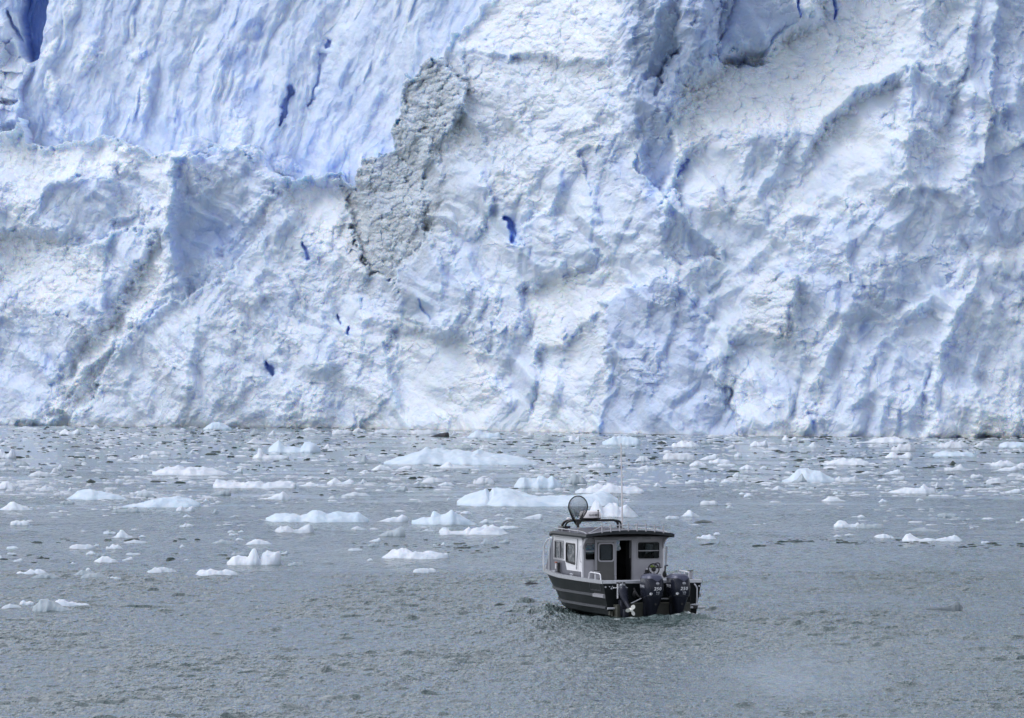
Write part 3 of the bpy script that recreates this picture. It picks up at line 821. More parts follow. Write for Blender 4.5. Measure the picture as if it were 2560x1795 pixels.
def wrap(bm, bvh, place, direction, lift=0.003):
    """lay a flat decal on a curved surface by casting along a direction; gives it a little thickness"""
    d = Vector(direction)
    for v in bm.verts:
        p = place(v.co.x, v.co.y)
        h = bvh.ray_cast(p, d)
        v.co = (h[0] if h[0] else p + d * 0.5) - d * lift
    ext = bmesh.ops.extrude_face_region(bm, geom=bm.faces[:])
    for g in ext['geom']:
        if isinstance(g, bmesh.types.BMVert): g.co = g.co + d * (lift + 0.002)

# ------------------------------------------------------------------ materials of the boat
M = {
 'hull': simple_mat('hull_paint', (0.0065, 0.0095, 0.0105), 0.45, 0.0, 0.3, 3.0),
 'strake': simple_mat('strake_paint', (0.055, 0.06, 0.068), 0.6, 0.0, 0.18),
 'alu': simple_mat('bare_aluminium', (0.62, 0.63, 0.66), 0.42, 0.55, 0.1),
 'cap': simple_mat('gunwale_cap', (0.34, 0.355, 0.375), 0.5, 0.3, 0.12),
 'white': simple_mat('white_paint', (0.84, 0.84, 0.86), 0.4, 0.0, 0.05, 4.0),
 'light': simple_mat('grey_and_shaded_white', (0.42, 0.415, 0.44), 0.5, 0.0, 0.08, 4.0),  # plain grey parts, and the white after bulkhead greyed for its shade
 'side': simple_mat('blue_grey_panel', (0.115, 0.12, 0.15), 0.35, 0.2, 0.3, 3.0),
 'door': simple_mat('door_panel', (0.105, 0.105, 0.10), 0.5, 0.0, 0.1, 4.0),
 'frame': simple_mat('window_frame', (0.33, 0.33, 0.35), 0.45, 0.2, 0.08),
 'rubber': simple_mat('black_seal', (0.012, 0.012, 0.014), 0.6),
 'roof': simple_mat('roof_paint', (0.060, 0.054, 0.070), 0.42, 0.1, 0.15, 3.0),
 'fascia': simple_mat('roof_fascia', (0.035, 0.04, 0.045), 0.45, 0.0, 0.15),
 'deck': simple_mat('deck_paint', (0.065, 0.055, 0.068), 0.6, 0.0, 0.15),
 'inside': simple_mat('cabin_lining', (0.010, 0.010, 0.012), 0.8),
 'black': simple_mat('black_plastic', (0.010, 0.010, 0.012), 0.4),
 'cowl': simple_mat('cowl_paint', (0.020, 0.023, 0.036), 0.26, 0.1, 0.12, 5.0),
 'cowltop': simple_mat('cowl_top_paint', (0.075, 0.08, 0.125), 0.30, 0.15, 0.1, 5.0),
 'leg': simple_mat('leg_paint', (0.014, 0.016, 0.026), 0.4, 0.3, 0.15),
 'letter': simple_mat('white_lettering', (0.78, 0.78, 0.80), 0.5, 0, 0.03),
 'dimletter': simple_mat('grey_lettering', (0.36, 0.37, 0.40), 0.5, 0, 0.05),
 'darkletter': simple_mat('dark_lettering', (0.03, 0.03, 0.045), 0.5, 0, 0.03),
 'dome': simple_mat('radome_white', (0.80, 0.77, 0.78), 0.35, 0.0, 0.03),
 'prop': simple_mat('propeller_cream', (0.80, 0.79, 0.72), 0.3, 0.0, 0.05),
 'olive': simple_mat('olive_bracket', (0.055, 0.058, 0.045), 0.5, 0.1, 0.25, 6.0),
 'chrome': simple_mat('polished_metal', (0.65, 0.65, 0.68), 0.2, 0.9, 0.05),
 'emblem': simple_mat('emblem_metal', (0.34, 0.34, 0.37), 0.3, 0.8, 0.05),
 'net': simple_mat('net_black', (0.010, 0.012, 0.015), 0.6),
 'skin': simple_mat('skin', (0.42, 0.26, 0.19), 0.5),
 'cloth': simple_mat('dark_jacket', (0.014, 0.014, 0.018), 0.85, 0, 0.2),
 'orange': simple_mat('orange_tag', (0.55, 0.16, 0.08), 0.5),
 'green': simple_mat('green_rope', (0.22, 0.30, 0.06), 0.7),
}
def glass_mat(name, tint, refl, wav):
    m, nt, p = new_mat(name)
    nt.nodes.remove(p)
    N, L = nt.nodes.new, nt.links.new
    t = N('ShaderNodeBsdfTransparent'); t.inputs[0].default_value = (*tint, 1)
    g = N('ShaderNodeBsdfGlossy'); g.inputs['Roughness'].default_value = 0.03; g.inputs[0].default_value = (0.9, 0.92, 0.95, 1)
    lw = N('ShaderNodeFresnel'); lw.inputs['IOR'].default_value = 1.5
    tc = N('ShaderNodeTexCoord'); no = N('ShaderNodeTexNoise'); no.inputs['Scale'].default_value = 5
    b = N('ShaderNodeBump'); b.inputs['Strength'].default_value = wav; b.inputs['Distance'].default_value = 0.04
    L(tc.outputs['Object'], no.inputs['Vector']); L(no.outputs[0], b.inputs['Height']); L(b.outputs[0], g.inputs['Normal'])
    x = N('ShaderNodeMixShader')
    ad = N('ShaderNodeMath'); ad.operation = 'MULTIPLY_ADD'; ad.inputs[1].default_value = refl; ad.inputs[2].default_value = 0.0
    L(lw.outputs[0], ad.inputs[0]); L(ad.outputs[0], x.inputs[0])
    L(t.outputs[0], x.inputs[1]); L(g.outputs[0], x.inputs[2])
    L(x.outputs[0], nt.nodes['Material Output'].inputs[0])
    return m
M['glass'] = glass_mat('cabin_glass', (0.60, 0.63, 0.64), 0.25, 0.1)
M['tint'] = glass_mat('tinted_glass', (0.16, 0.17, 0.18), 1.5, 0.55)

M['hull'].node_tree.nodes['Principled BSDF'].inputs['Specular IOR Level'].default_value = 0.15
for k_ in ('cowl', 'fascia', 'leg', 'roof'): M[k_].node_tree.nodes['Principled BSDF'].inputs['Specular IOR Level'].default_value = 0.25
# ------------------------------------------------------------------ the boat (x to starboard, y towards the bow, z up from the water)
BOAT_Z = 0.03
boat = empty('cabin_boat', (BOAT_X, BOAT_D, BOAT_Z), BOAT_RZ)
tag(boat, 'dark grey aluminium cabin boat with twin dark outboards heading for the ice', 'boat')

ST = [  # y, gunwale half beam, gunwale z, half beam z .5, chine half beam, chine z, keel z
 (0.0, 1.30, .87, 1.235, 1.16, .04, -.38), (2.0, 1.325, .87, 1.25, 1.17, .04, -.38), (4.0, 1.29, .88, 1.19, 1.08, .05, -.36),
 (5.2, 1.18, .91, 1.02, .84, .07, -.30), (6.2, 1.00, .95, .78, .54, .12, -.20), (7.1, .72, .99, .48, .24, .25, -.02), (7.8, .38, 1.03, .20, .08, .42, .2), (8.25, .05, 1.04, .03, .02, .62, .5)]
def st_at(y, k):
    ys = [s[0] for s in ST]
    return float(np.interp(y, ys, [s[k] for s in ST]))
bm = bmesh.new()
rows = []
for i, yy in enumerate(np.concatenate([np.linspace(0, 5, 11), np.linspace(5.3, 8.25, 14)])):
    g, gz, mb, cb, cz, kz = (st_at(yy, k) for k in (1, 2, 3, 4, 5, 6))
    half = [(g, gz), (mb + (g - mb) * .5, .5 + (gz - .5) * .5), (mb, .5 + (gz - .87) * .4), (cb + (mb - cb) * .4, cz + (.5 - cz) * .4), (cb, cz), (cb * .5, (cz + kz) / 2), (0.0, kz)]
    pts = [(-x, yy, z) for x, z in half] + [(x, yy, z) for x, z in half[-2::-1]]
    rows.append([bm.verts.new(p) for p in pts])
for A, B in zip(rows[:-1], rows[1:]):
    for k in range(len(A) - 1): bm.faces.new((A[k], A[k + 1], B[k + 1], B[k]))
bm.faces.new(rows[0]); bm.faces.new(rows[-1][::-1])
hull = bm_obj('hull', bm, M['hull'], boat, smooth=True)

def hull_x(y, z):      # half beam of the topsides
    g, gz, mb, cb, cz = (st_at(y, k) for k in (1, 2, 3, 4, 5))
    mz = .5 + (gz - .87) * .4
    return mb + (g - mb) * (z - mz) / (gz - mz) if z > mz else cb + (mb - cb) * (z - cz) / max(mz - cz, .05)
for s in (-1, 1):
    for z, y0, w in ((.50, .55, .042), (.21, .06, .040)):
        bm = bmesh.new()
        pts = [Vector((s * (hull_x(y, z + (y / 8.0) * .0) + .012), y, z)) for y in np.linspace(y0, 7.6, 24)]
        prof = [(-.012, -w), (.035, -w * .6), (.035, w * .6), (-.012, w)]
        rr = [[Vector((p.x + s * a, p.y, p.z + b)) for a, b in prof] for p in pts]
        add_loft(bm, rr)
        bm_obj('strake', bm, M['strake'], boat)
    bm = bmesh.new()                                  # short outer length of the upper strake by the quarter
    pts = [Vector((s * (hull_x(y, .5) + .014), y, .5)) for y in (.02, .3, .6, .9)]
    add_loft(bm, [[Vector((p.x + s * a, p.y, p.z + b)) for a, b in ((-.012, -.055), (.05, -.035), (.05, .035), (-.012, .055))] for p in pts])
    bm_obj('quarter_fender', bm, M['frame'], boat)
    bm = bmesh.new()                                  # gunwale cap
    pts = [Vector((s * st_at(y, 1), y, st_at(y, 2))) for y in np.concatenate([np.linspace(-.015, 5, 10), np.linspace(5.3, 8.2, 14)])]
    add_loft(bm, [[Vector((p.x + s * a, p.y, p.z + b)) for a, b in ((-.10, .012), (-.10, .03), (.02, .03), (.03, -.055), (.004, -.055))] for p in pts])
    bm_obj('gunwale_cap', bm, M['cap'], boat)
bm = bmesh.new()                                      # cap along the transom
add_box(bm, -1.30, 1.30, -.03, .13, .815, .902, .012)
bm_obj('transom_cap', bm, M['alu'], boat)

bm = bmesh.new()                                      # fore deck, side decks and cockpit floor
for y0, y1 in zip(list(np.linspace(2.5, 8.0, 12))[:-1], list(np.linspace(2.5, 8.0, 12))[1:]):
    a0, a1 = st_at(y0, 1) - .05, st_at(y1, 1) - .05
    z0, z1 = st_at(y0, 2) - .01, st_at(y1, 2) - .01
    q = [(-a0, y0, z0), (a0, y0, z0), (a1, y1, z1), (-a1, y1, z1)]
    if y0 < 5.1:
        for s in (-1, 1):
            v = [bm.verts.new(p) for p in ((s * a0, y0, z0), (s * 1.0, y0, z0), (s * 1.0, y1, z1), (s * a1, y1, z1))]
            bm.faces.new(v)
    else:
        bm.faces.new([bm.verts.new(p) for p in ((-a0, y0, z0), (0, y0, z0 + .2), (0, y1, z1 + .17), (-a1, y1, z1))])
        bm.faces.new([bm.verts.new(p) for p in ((a0, y0, z0), (0, y0, z0 + .2), (0, y1, z1 + .17), (a1, y1, z1))])
bm_obj('deck', bm, M['deck'], boat)
bm = bmesh.new()
add_box(bm, -1.12, 1.12, .14, 2.5, .10, .14)
for s in (-1, 1): add_box(bm, min(s * 1.08, s * 1.12), max(s * 1.08, s * 1.12), .14, 2.5, .14, .86)
bm_obj('cockpit', bm, M['light'], boat)
bm = bmesh.new()
add_box(bm, -.84, .84, 2.6, 4.75, .02, .06)
bm_obj('cabin_floor', bm, M['inside'], boat)
bm = bmesh.new()                                      # cuddy bulkhead and seats, dark inside the cabin
add_box(bm, -.98, .98, 4.7, 5.1, .9, 1.40, .02); add_box(bm, -.8, .8, 4.72, 4.76, .06, .9)
bm_obj('dashboard', bm, M['inside'], boat)
for x0 in (-.92, .42):
    bm = bmesh.new()
    add_box(bm, x0, x0 + .5, 3.35, 3.85, .06, .62, .03); add_box(bm, x0, x0 + .5, 3.3, 3.42, .62, 1.2, .04)
    bm_obj('seat', bm, M['inside'], boat)

bm = bmesh.new(); add_box(bm, .27, .62, 2.75, 3.15, .06, 1.92, .01)
lock = bm_obj('locker', bm, M['inside'], boat)
bm = bmesh.new(); add_box(bm, .255, .27, 2.74, 2.76, 1.35, 1.90); bm_obj('edge_strip', bm, M['light'], lock)
bm = bmesh.new()
for k in range(5): add_box(bm, -.44 + k * .028, -.42 + k * .028, 2.62 + .012 * (k % 2), 2.64 + .012 * (k % 2), 1.25, 1.78)
add_box(bm, -.44, -.3, 2.64, 2.652, 1.25, 1.78)
bm_obj('curtain', bm, M['light'], boat)

# cabin: after bulkhead with window and doorway, sides, raked front
YB, ZT = 2.50, 1.95
def fb(a, b, t): return Vector((a, YB + t, b))
winL, winR = rrect(-1.02, -.60, 1.32, 1.76, .05), rrect(.385, .98, 1.335, 1.775, .05)
doorway = [(-.20, .16), (.225, .16), (.225, 1.82), (-.20, 1.82)]
bm = bmesh.new()
add_plate(bm, [(-1.095, .16), (1.095, .16), (1.095, ZT), (-1.095, ZT)], [winL[::-1], winR[::-1], doorway[::-1]], fb, .04)
aft = bm_obj('aft_bulkhead', bm, M['light'], boat)  # white wall painted grey to carry the shade under the roof
def side_f(s):
    return lambda a, b, t: Vector((s * (1.095 - t - max(0, a - 2.50) * .02), a, b))
side_low = [(2.54, .88), (5.28, .88), (5.28, 1.25), (4.16, 1.25), (3.98, 1.02), (2.54, 1.02)]
side_up = [(2.54, 1.02), (3.98, 1.02), (4.16, 1.25), (5.28, 1.25), (5.28, ZT), (2.54, ZT)]
w1 = rpoly([(4.27, 1.30), (5.2, 1.27), (5.15, 1.74), (4.27, 1.74)], .05)
w2 = rpoly([(3.18, 1.20), (4.04, 1.24), (4.04, 1.70), (3.18, 1.70)], .05)
for s in (-1, 1):
    f = side_f(s)
    bm = bmesh.new(); add_plate(bm, side_up, [w1[::-1], w2[::-1]], f, .04)
    bm_obj('side_wall', bm, M['white'], boat)
    bm = bmesh.new(); add_plate(bm, side_low, [], lambda a, b, t: f(a, b, t - .003), .046)
    bm_obj('side_panel', bm, M['side'], boat)
    bm = bmesh.new(); add_box(bm, *sorted((s * .84, s * .88)), 2.60, 4.75, .06, .90)
    bm_obj('cabin_lining', bm, M['inside'], boat)
    bm = bmesh.new(); add_box(bm, *sorted((s * 1.06, s * 1.108)), 2.478, 2.55, .86, ZT, .008)
    bm_obj('corner_post', bm, M['white'], boat)
    for k, w in enumerate((w1, w2)):
        c = [sum(p[i] for p in w) / len(w) for i in (0, 1)]
        big = [(c[0] + (a - c[0]) * 1.06, c[1] + (b - c[1]) * 1.10) for a, b in w]
        small = [(c[0] + (a - c[0]) * .96, c[1] + (b - c[1]) * .93) for a, b in w]
        bm = bmesh.new(); add_plate(bm, big, [small[::-1]], lambda a, b, t: f(a, b, t - .012), .06)
        if k == 0: add_plate(bm, [(4.66, 1.28), (4.70, 1.28), (4.70, 1.74), (4.66, 1.74)], [], lambda a, b, t: f(a, b, t - .008), .04)
        fr = bm_obj('side_window', bm, M['frame'] if k == 0 else M['rubber'], boat)
        bm = bmesh.new(); add_plate(bm, small, [], lambda a, b, t: f(a, b, t + .012), .006)
        bm_obj('pane', bm, M['tint'], fr)
# front: two raked windscreens on a low coaming
def ff(a, b, t):
    y = 5.28 + (ZT - b) * .75
    return Vector((a, y - t, b))
bm = bmesh.new()
sc = [rpoly([(x0, 1.27), (x1, 1.27), (x1, 1.86), (x0, 1.86)], .04) for x0, x1 in ((-.98, -.36), (-.30, .30), (.36, .98))]
add_plate(bm, [(-1.04, .95), (1.04, .95), (1.04, ZT), (-1.04, ZT)], [q[::-1] for q in sc], ff, .035)
fw = bm_obj('windscreen', bm, M['white'], boat)
for q in sc:
    bm = bmesh.new(); add_plate(bm, q, [], lambda a, b, t: ff(a, b, t + .012), .006)
    bm_obj('pane', bm, M['glass'], fw)
for s in (-1, 1):                                     # cheeks between side walls and windscreen
    bm = bmesh.new()
    v = [bm.verts.new(p) for p in ((s * 1.042, 5.28, .88), (s * 1.042, 5.28 + .8, .9), (s * 1.042, 5.8, 1.25), (s * 1.042, 5.28, ZT))]
    v2 = [bm.verts.new((p.co.x - s * .03, p.co.y, p.co.z)) for p in v]
    bm.faces.new(v); bm.faces.new(v2[::-1])
    for k in range(4): bm.faces.new((v[k], v[(k + 1) % 4], v2[(k + 1) % 4], v2[k]))
    bm_obj('cheek_panel', bm, M['side'], boat)

# windows of the after bulkhead and the sliding door standing open over the left one
for nm, w, split in (('aft_window', winL, None), ('aft_window', winR, 1.55)):
    c = [sum(p[i] for p in w) / len(w) for i in (0, 1)]
    big = [(c[0] + (a - c[0]) * 1.09, c[1] + (b - c[1]) * 1.10) for a, b in w]
    small = [(c[0] + (a - c[0]) * .97, c[1] + (b - c[1]) * .96) for a, b in w]
    bm = bmesh.new(); add_plate(bm, big, [small[::-1]], lambda a, b, t: fb(a, b, t - .014), .06)
    fr = bm_obj(nm, bm, M['frame'], boat)
    bm = bmesh.new(); add_plate(bm, [(c[0] + (a - c[0]) * .975, c[1] + (b - c[1]) * .965) for a, b in w], [[(c[0] + (a - c[0]) * .92, c[1] + (b - c[1]) * .90) for a, b in w][::-1]], lambda a, b, t: fb(a, b, t - .006), .03)
    bm_obj('seal', bm, M['rubber'], fr)
    bm = bmesh.new(); add_plate(bm, small, [], lambda a, b, t: fb(a, b, t + .02), .005)
    bm_obj('pane', bm, M['glass'], fr)
    bm = bmesh.new(); add_box(bm, min(p[0] for p in small), max(p[0] for p in small), YB - .004, YB + .03, 1.535, 1.56)
    bm_obj('glazing_bar', bm, M['frame'], fr)
DX0, DX1 = -.765, -.215
dw = rrect(-.665, -.295, 1.31, 1.73, .055)
bm = bmesh.new()
add_plate(bm, [(DX0, .17), (DX1, .17), (DX1, 1.80), (DX0, 1.80)], [dw[::-1]], lambda a, b, t: fb(a, b, t - .075), .035)
door = bm_obj('sliding_door', bm, M['door'], boat)
bm = bmesh.new()
add_box(bm, DX1 - .05, DX1 + .012, YB - .088, YB - .036, .17, 1.82, .004); add_box(bm, DX0 - .012, DX0 + .045, YB - .088, YB - .036, .17, 1.82, .004)
add_box(bm, DX0 - .02, DX1 + .02, YB - .089, YB - .034, 1.775, 1.85, .004)
bm_obj('door_frame', bm, M['frame'], door)
bm = bmesh.new()
big = rrect(-.70, -.26, 1.275, 1.765, .075)
add_plate(bm, big, [dw[::-1]], lambda a, b, t: fb(a, b, t - .092), .03)
dwf = bm_obj('door_window', bm, M['light'], door)
bm = bmesh.new(); add_plate(bm, dw, [rrect(-.645, -.315, 1.33, 1.71, .045)[::-1]], lambda a, b, t: fb(a, b, t - .084), .04)
bm_obj('seal', bm, M['rubber'], door)
bm = bmesh.new(); add_plate(bm, dw, [], lambda a, b, t: fb(a, b, t - .062), .005)
bm_obj('pane', bm, M['glass'], door)
bm = bmesh.new(); add_box(bm, DX1 - .04, DX1 - .005, YB - .115, YB - .086, .72, .94, .01); add_sphere(bm, (DX1 - .022, YB - .12, .80), .022)
bm_obj('handle', bm, M['chrome'], door)
bm = bmesh.new()
add_box(bm, -.80, .36, YB - .07, YB, 1.86, 1.90); add_box(bm, .225, .27, YB - .02, YB + .05, .16, 1.86); add_box(bm, -.215, .27, YB - .02, YB + .05, 1.82, 1.86)
bm_obj('doorway_frame', bm, M['frame'], boat)
bm = bmesh.new(); add_box(bm, -.05, .09, YB - .12, YB - .07, 1.905, 1.95, .01)
bm_obj('deck_light', bm, M['black'], boat)
bm = bmesh.new(); add_box(bm, .52, .74, YB - .012, YB, 1.84, 1.93, .004)
bm_obj('vent_panel', bm, M['frame'], boat)

# roof: arched sheet with a deep edge, overhanging the cockpit
def roof_z(x): return 2.105 - .105 * (x / 1.185) ** 2
bm = bmesh.new()
nx = 17
xs_ = np.linspace(-1.15, 1.15, nx)
top = lambda y, dz: [Vector((x, y, roof_z(x) + dz)) for x in xs_]
rings = []
for y, dz in ((1.88, 0.0), (4.95, -.02), (5.2, -.08)):
    a = top(y, dz); b = [Vector((p.x * .995, p.y, p.z - .05)) for p in reversed(a)]
    rings.append(a + b)
add_loft(bm, rings)
roof = bm_obj('roof', bm, M['roof'], boat, smooth=True)
bm = bmesh.new()
for s in (-1, 1):
    pts = [Vector((s * 1.155, y, 1.962 - (0.0 if y < 5.1 else .05))) for y in (1.87, 3.2, 4.2, 4.95, 5.2)]
    add_loft(bm, [[Vector((p.x + s * a, p.y, p.z + b)) for a, b in ((-.05, -.055), (.012, -.06), (.03, -.02), (.022, .03), (-.03, .045))] for p in pts])
bm_obj('roof_edge', bm, M['fascia'], roof)
bm = bmesh.new()                                      # after lip, a dark arched band
outer = [(x, roof_z(x) - .008) for x in xs_]
inner = [(x, roof_z(x) - .075 - .03 * (1 - abs(x) / 1.19)) for x in xs_[::-1]]
add_plate(bm, outer + inner, [], lambda a, b, t: Vector((a, 1.865 + t, b)), .02)
bm_obj('roof_lip', bm, M['fascia'], roof)
bm = bmesh.new()
pts = [Vector((x, 1.87, roof_z(x) + .004)) for x in np.linspace(-1.1, 1.05, 20)]
add_tube(bm, pts, .011, 6)
bm_obj('roof_trim', bm, M['alu'], roof)
for s in (-1, 1):                                     # gussets carrying the overhang
    bm = bmesh.new()
    g = [(1.95, 1.91), (2.5, 1.91), (2.5, 1.55), (2.44, 1.70), (2.25, 1.84)]
    add_plate(bm, g, [], lambda a, b, t: Vector((s * (1.055 + t), a, b)), .03)
    bm_obj('gusset', bm, M['light'], roof)
    bm = bmesh.new()                                  # gutter strip under the edge
    add_box(bm, *sorted((s * 1.09, s * 1.145)), 2.4, 5.1, 1.86, 1.90, .006)
    bm_obj('gutter', bm, M['frame'], roof)
bm = bmesh.new(); add_box(bm, -1.05, 1.05, 1.95, 5.15, 1.925, 1.945)
bm_obj('ceiling', bm, M['inside'], roof)
# arched rail with eight rod holders
bm = bmesh.new()
rail = [Vector((x, 1.94, roof_z(x) + .125 - .10 * max(0, (-x - .80)))) for x in np.linspace(-.80, .90, 18)]
rail = [Vector((-1.10, 1.96, roof_z(-1.10) + .01)), Vector((-.95, 1.95, roof_z(-.95) + .06))] + rail + [Vector((.925, 1.96, roof_z(.92) + .06)), Vector((.915, 1.98, roof_z(.92)))]
add_tube(bm, rail, .012, 7)
bm_obj('stern_rail', bm, M['alu'], roof)
for k in range(8):
    x = -.75 + k * (1.64 / 7)
    bm = bmesh.new()
    add_tube(bm, [(x - .012, 1.84, roof_z(x) - .03), (x + .008, 1.92, roof_z(x) + .165)], .021, 9)
    bm_obj('rod_holder', bm, M['frame'], roof)
for s in (-1, 1):                                     # low rails along the roof edges
    bm = bmesh.new()
    add_tube(bm, [(s * 1.10, 4.95, 1.96), (s * 1.10, 4.95, 2.075), (s * 1.10, 2.7, 2.06), (s * 1.10, 2.3, 2.04), (s * 1.10, 2.0, 1.99)], .011, 6)
    for y in (4.3, 3.6): add_tube(bm, [(s * 1.10, y, 1.97), (s * 1.10, y, 2.065)], .009, 6)
    bm_obj('roof_rail', bm, M['alu'], roof)
bm = bmesh.new(); add_box(bm, -.35, .25, 2.9, 3.4, 2.075, 2.10, .01)
bm_obj('roof_hatch', bm, M['roof'], roof)

# radar arch, radome, lights and aerials
ax0, ax1 = -.90, .64
bm = bmesh.new()
for y, r in ((5.0, .034), (4.72, .026)):
    p = [(ax0, y, 1.98), (ax0 + .015, y - .03, 2.16), (ax0 + .06, y - .06, 2.23), (ax0 + .15, y - .08, 2.265), (ax1 - .15, y - .08, 2.265), (ax1 - .06, y - .06, 2.23), (ax1 - .015, y - .03, 2.16), (ax1, y, 1.98)]
    p = [p[0], p[1]] + smooth_path(p[1:4], 3)[1:-1] + [p[3], p[4]] + smooth_path(p[4:7], 3)[1:-1] + [p[6], p[7]]
    add_tube(bm, p, r, 8)
for x in (ax0, ax1): add_box(bm, x - .07, x + .07, 4.66, 5.1, 1.97, 2.07 if x > 0 else 2.12, .02)
add_box(bm, ax0 + .03, ax0 + .12, 4.6, 4.68, 2.07, 2.13, .01)
add_box(bm, -.45, .12, 4.62, 4.98, 2.262, 2.29, .008)
arch = bm_obj('radar_arch', bm, M['black'], boat, smooth=True)
RX, RY = -.19, 4.8
bm = bmesh.new()
add_loft(bm, [superellipse(RX, RY, r, r, z, 2.0, 32) for r, z in ((.24, 2.315), (.285, 2.335), (.29, 2.36), (.275, 2.46), (.26, 2.495), (.20, 2.515), (.05, 2.525))])
rad = bm_obj('radar_dome', bm, M['dome'], boat, smooth=True)
bmw = bmesh.new(); bmw.from_mesh(rad.data); rbv = BVHTree.FromBMesh(bmw); bmw.free()
bm = bmesh.new()
add_loft(bm, [superellipse(RX, RY, r, r, z, 2.0, 28) for r, z in ((.20, 2.288), (.27, 2.30), (.288, 2.334))])
bm_obj('radar_base', bm, M['black'], rad)
bm = text_bm('GARMIN', .078, 0, .0012, 1.06, 1.0)
wrap_round = [(v, v.co.x / .285 + R(8), v.co.y) for v in bm.verts]
for v, a, h in wrap_round:
    dr = Vector((math.sin(a), -math.cos(a), 0)); o_ = Vector((RX, RY, 2.41 + h))
    v.co = rbv.ray_cast(o_ + dr * 2, -dr)[0] + dr * .003
bm_obj('lettering', bm, M['darkletter'], rad)
bm = bmesh.new()
add_tube(bm, [(-.06, 4.5, 2.27), (-.06, 4.5, 2.50)], .011, 7); add_sphere(bm, (-.06, 4.5, 2.525), .026, 1, 1, .8)
lamp = bm_obj('stern_light', bm, M['black'], boat)
bm = bmesh.new(); add_sphere(bm, (-.06, 4.5, 2.548), .022, 1, 1, .9)
bm_obj('lens', bm, M['dome'], lamp)
bm = bmesh.new(); add_loft(bm, [superellipse(ax0 + .17, 4.94, r, r, z, 2.0, 16) for r, z in ((.05, 2.28), (.06, 2.30), (.055, 2.33), (.03, 2.345))])
bm_obj('satnav_puck', bm, M['dome'], boat)
bm = bmesh.new()
add_tube(bm, [(.63, 4.6, 2.02), (.63, 4.6, 2.16), (.625, 4.6, 2.25)], .02, 8); add_box(bm, .59, .69, 4.55, 4.66, 2.0, 2.05, .01)
whip = bm_obj('whip_aerial', bm, M['chrome'], boat)
bm = bmesh.new(); add_tube(bm, [(.625, 4.6, 2.2), (.615, 4.6, 3.0), (.585, 4.58, 4.28)], .011, 7, radii=[.024, .021, .015])
bm_obj('rod', bm, M['dome'], whip)

# grab rails, bow rails, cleats
for s in (-1, 1):
    bm = bmesh.new()
    p1 = smooth_path([(s * 1.04, 6.2, .90), (s * 1.045, 6.2, 1.30), (s * 1.05, 6.15, 1.52), (s * 1.06, 5.9, 1.69), (s * 1.07, 5.55, 1.78), (s * 1.07, 5.3, 1.80)], 4)
    add_tube(bm, p1, .017, 7)
    add_tube(bm, smooth_path([(s * 1.0, 6.35, .91), (s * 1.0, 6.33, 1.3), (s * 1.0, 6.25, 1.54), (s * 1.04, 6.0, 1.66)], 4), .014, 7)
    add_tube(bm, [(s * 1.06, 5.62, .9), (s * 1.06, 5.6, 1.75)], .014, 7)
    bm_obj('bow_rail', bm, M['white'], boat)
    bm = bmesh.new()
    add_tube(bm, smooth_path([(s * 1.10, 2.53, 1.70), (s * 1.145, 2.53, 1.64), (s * 1.145, 2.53, 1.32), (s * 1.10, 2.53, 1.26)], 4), .009, 7)
    bm_obj('grab_rail', bm, M['alu'], boat)
    bm = bmesh.new()                                  # hoop on the quarter
    q0 = .36 if s < 0 else .75
    add_tube(bm, [(s * 1.26, q0 + 1.02, .90), (s * 1.25, q0 + .98, 1.03), (s * 1.25, q0 + .88, 1.065), (s * 1.25, q0 + .12, 1.055), (s * 1.25, q0 + .04, 1.03), (s * 1.25, q0, .90)], .017, 7)
    add_tube(bm, [(s * 1.25, q0 + .5, .90), (s * 1.25, q0 + .5, 1.05)], .014, 7)
    bm_obj('quarter_rail', bm, M['white'], boat)
    bm = bmesh.new()
    x, y = (s * 1.17, .95) if s < 0 else (1.13, .38)
    add_box(bm, x - .05, x + .05, y - .05, y + .05, .9, 1.05, .01)
    add_tube(bm, [(x, y, 1.04), (x, y, 1.085)], .03, 10); add_tube(bm, [(x, y, 1.085), (x, y, 1.10)], .075, 12)
    post = bm_obj('mooring_post', bm, M['light'], boat)
    bm = bmesh.new(); add_tube(bm, [(x, y, 1.10), (x, y, 1.118)], .078, 14)
    bm_obj('knob', bm, M['black'], post)
    for yy in (4.9, 3.0):
        bm = bmesh.new()
        xx = s * (st_at(yy, 1) - .08)
        add_box(bm, xx - .02, xx + .02, yy - .12, yy + .12, .94, .965, .008); add_box(bm, xx - .02, xx + .02, yy - .03, yy + .03, .89, .945)
        bm_obj('cleat', bm, M['chrome'], boat)
bm = bmesh.new(); add_tube(bm, [(-1.115, 4.78, 1.02), (-1.115, 4.78, 1.13)], .03, 9); add_tube(bm, [(-1.115, 4.78, 1.13), (-1.115, 4.78, 1.17)], .02, 8)
ext = bm_obj('extinguisher', bm, M['dome'], boat)
bm = bmesh.new(); add_box(bm, -1.15, -1.09, 4.74, 4.82, 1.17, 1.20, .005); bm_obj('cap', bm, M['orange'], ext)
bm = bmesh.new(); add_tube(bm, [(-1.10, 4.62, .93), (-1.10, 4.62, 1.18)], .035, 8); bm_obj('fuel_filler', bm, M['black'], boat)
bm = bmesh.new(); add_tube(bm, [(1.13, 2.48, .92), (1.17, 2.48, 1.66)], .02, 7); bm_obj('starboard_post', bm, M['light'], boat)

# hull vent by the port quarter: a thin outline with two slots
bm = bmesh.new()
def hf(a, b, t): return Vector((-(hull_x(a, b) + .004 + t), a, b))
add_plate(bm, [(.28, .62), (1.18, .62), (1.18, .80), (.28, .80)], [[(.31, .635), (1.15, .635), (1.15, .785), (.31, .785)][::-1]], hf, .006)
for y in (.36, .62, .9): add_box(bm, -(hull_x(y, .64) + .012), -(hull_x(y, .64) + .004), y, y + .17, .64, .648)
bm_obj('hull_vent', bm, M['strake'], boat)

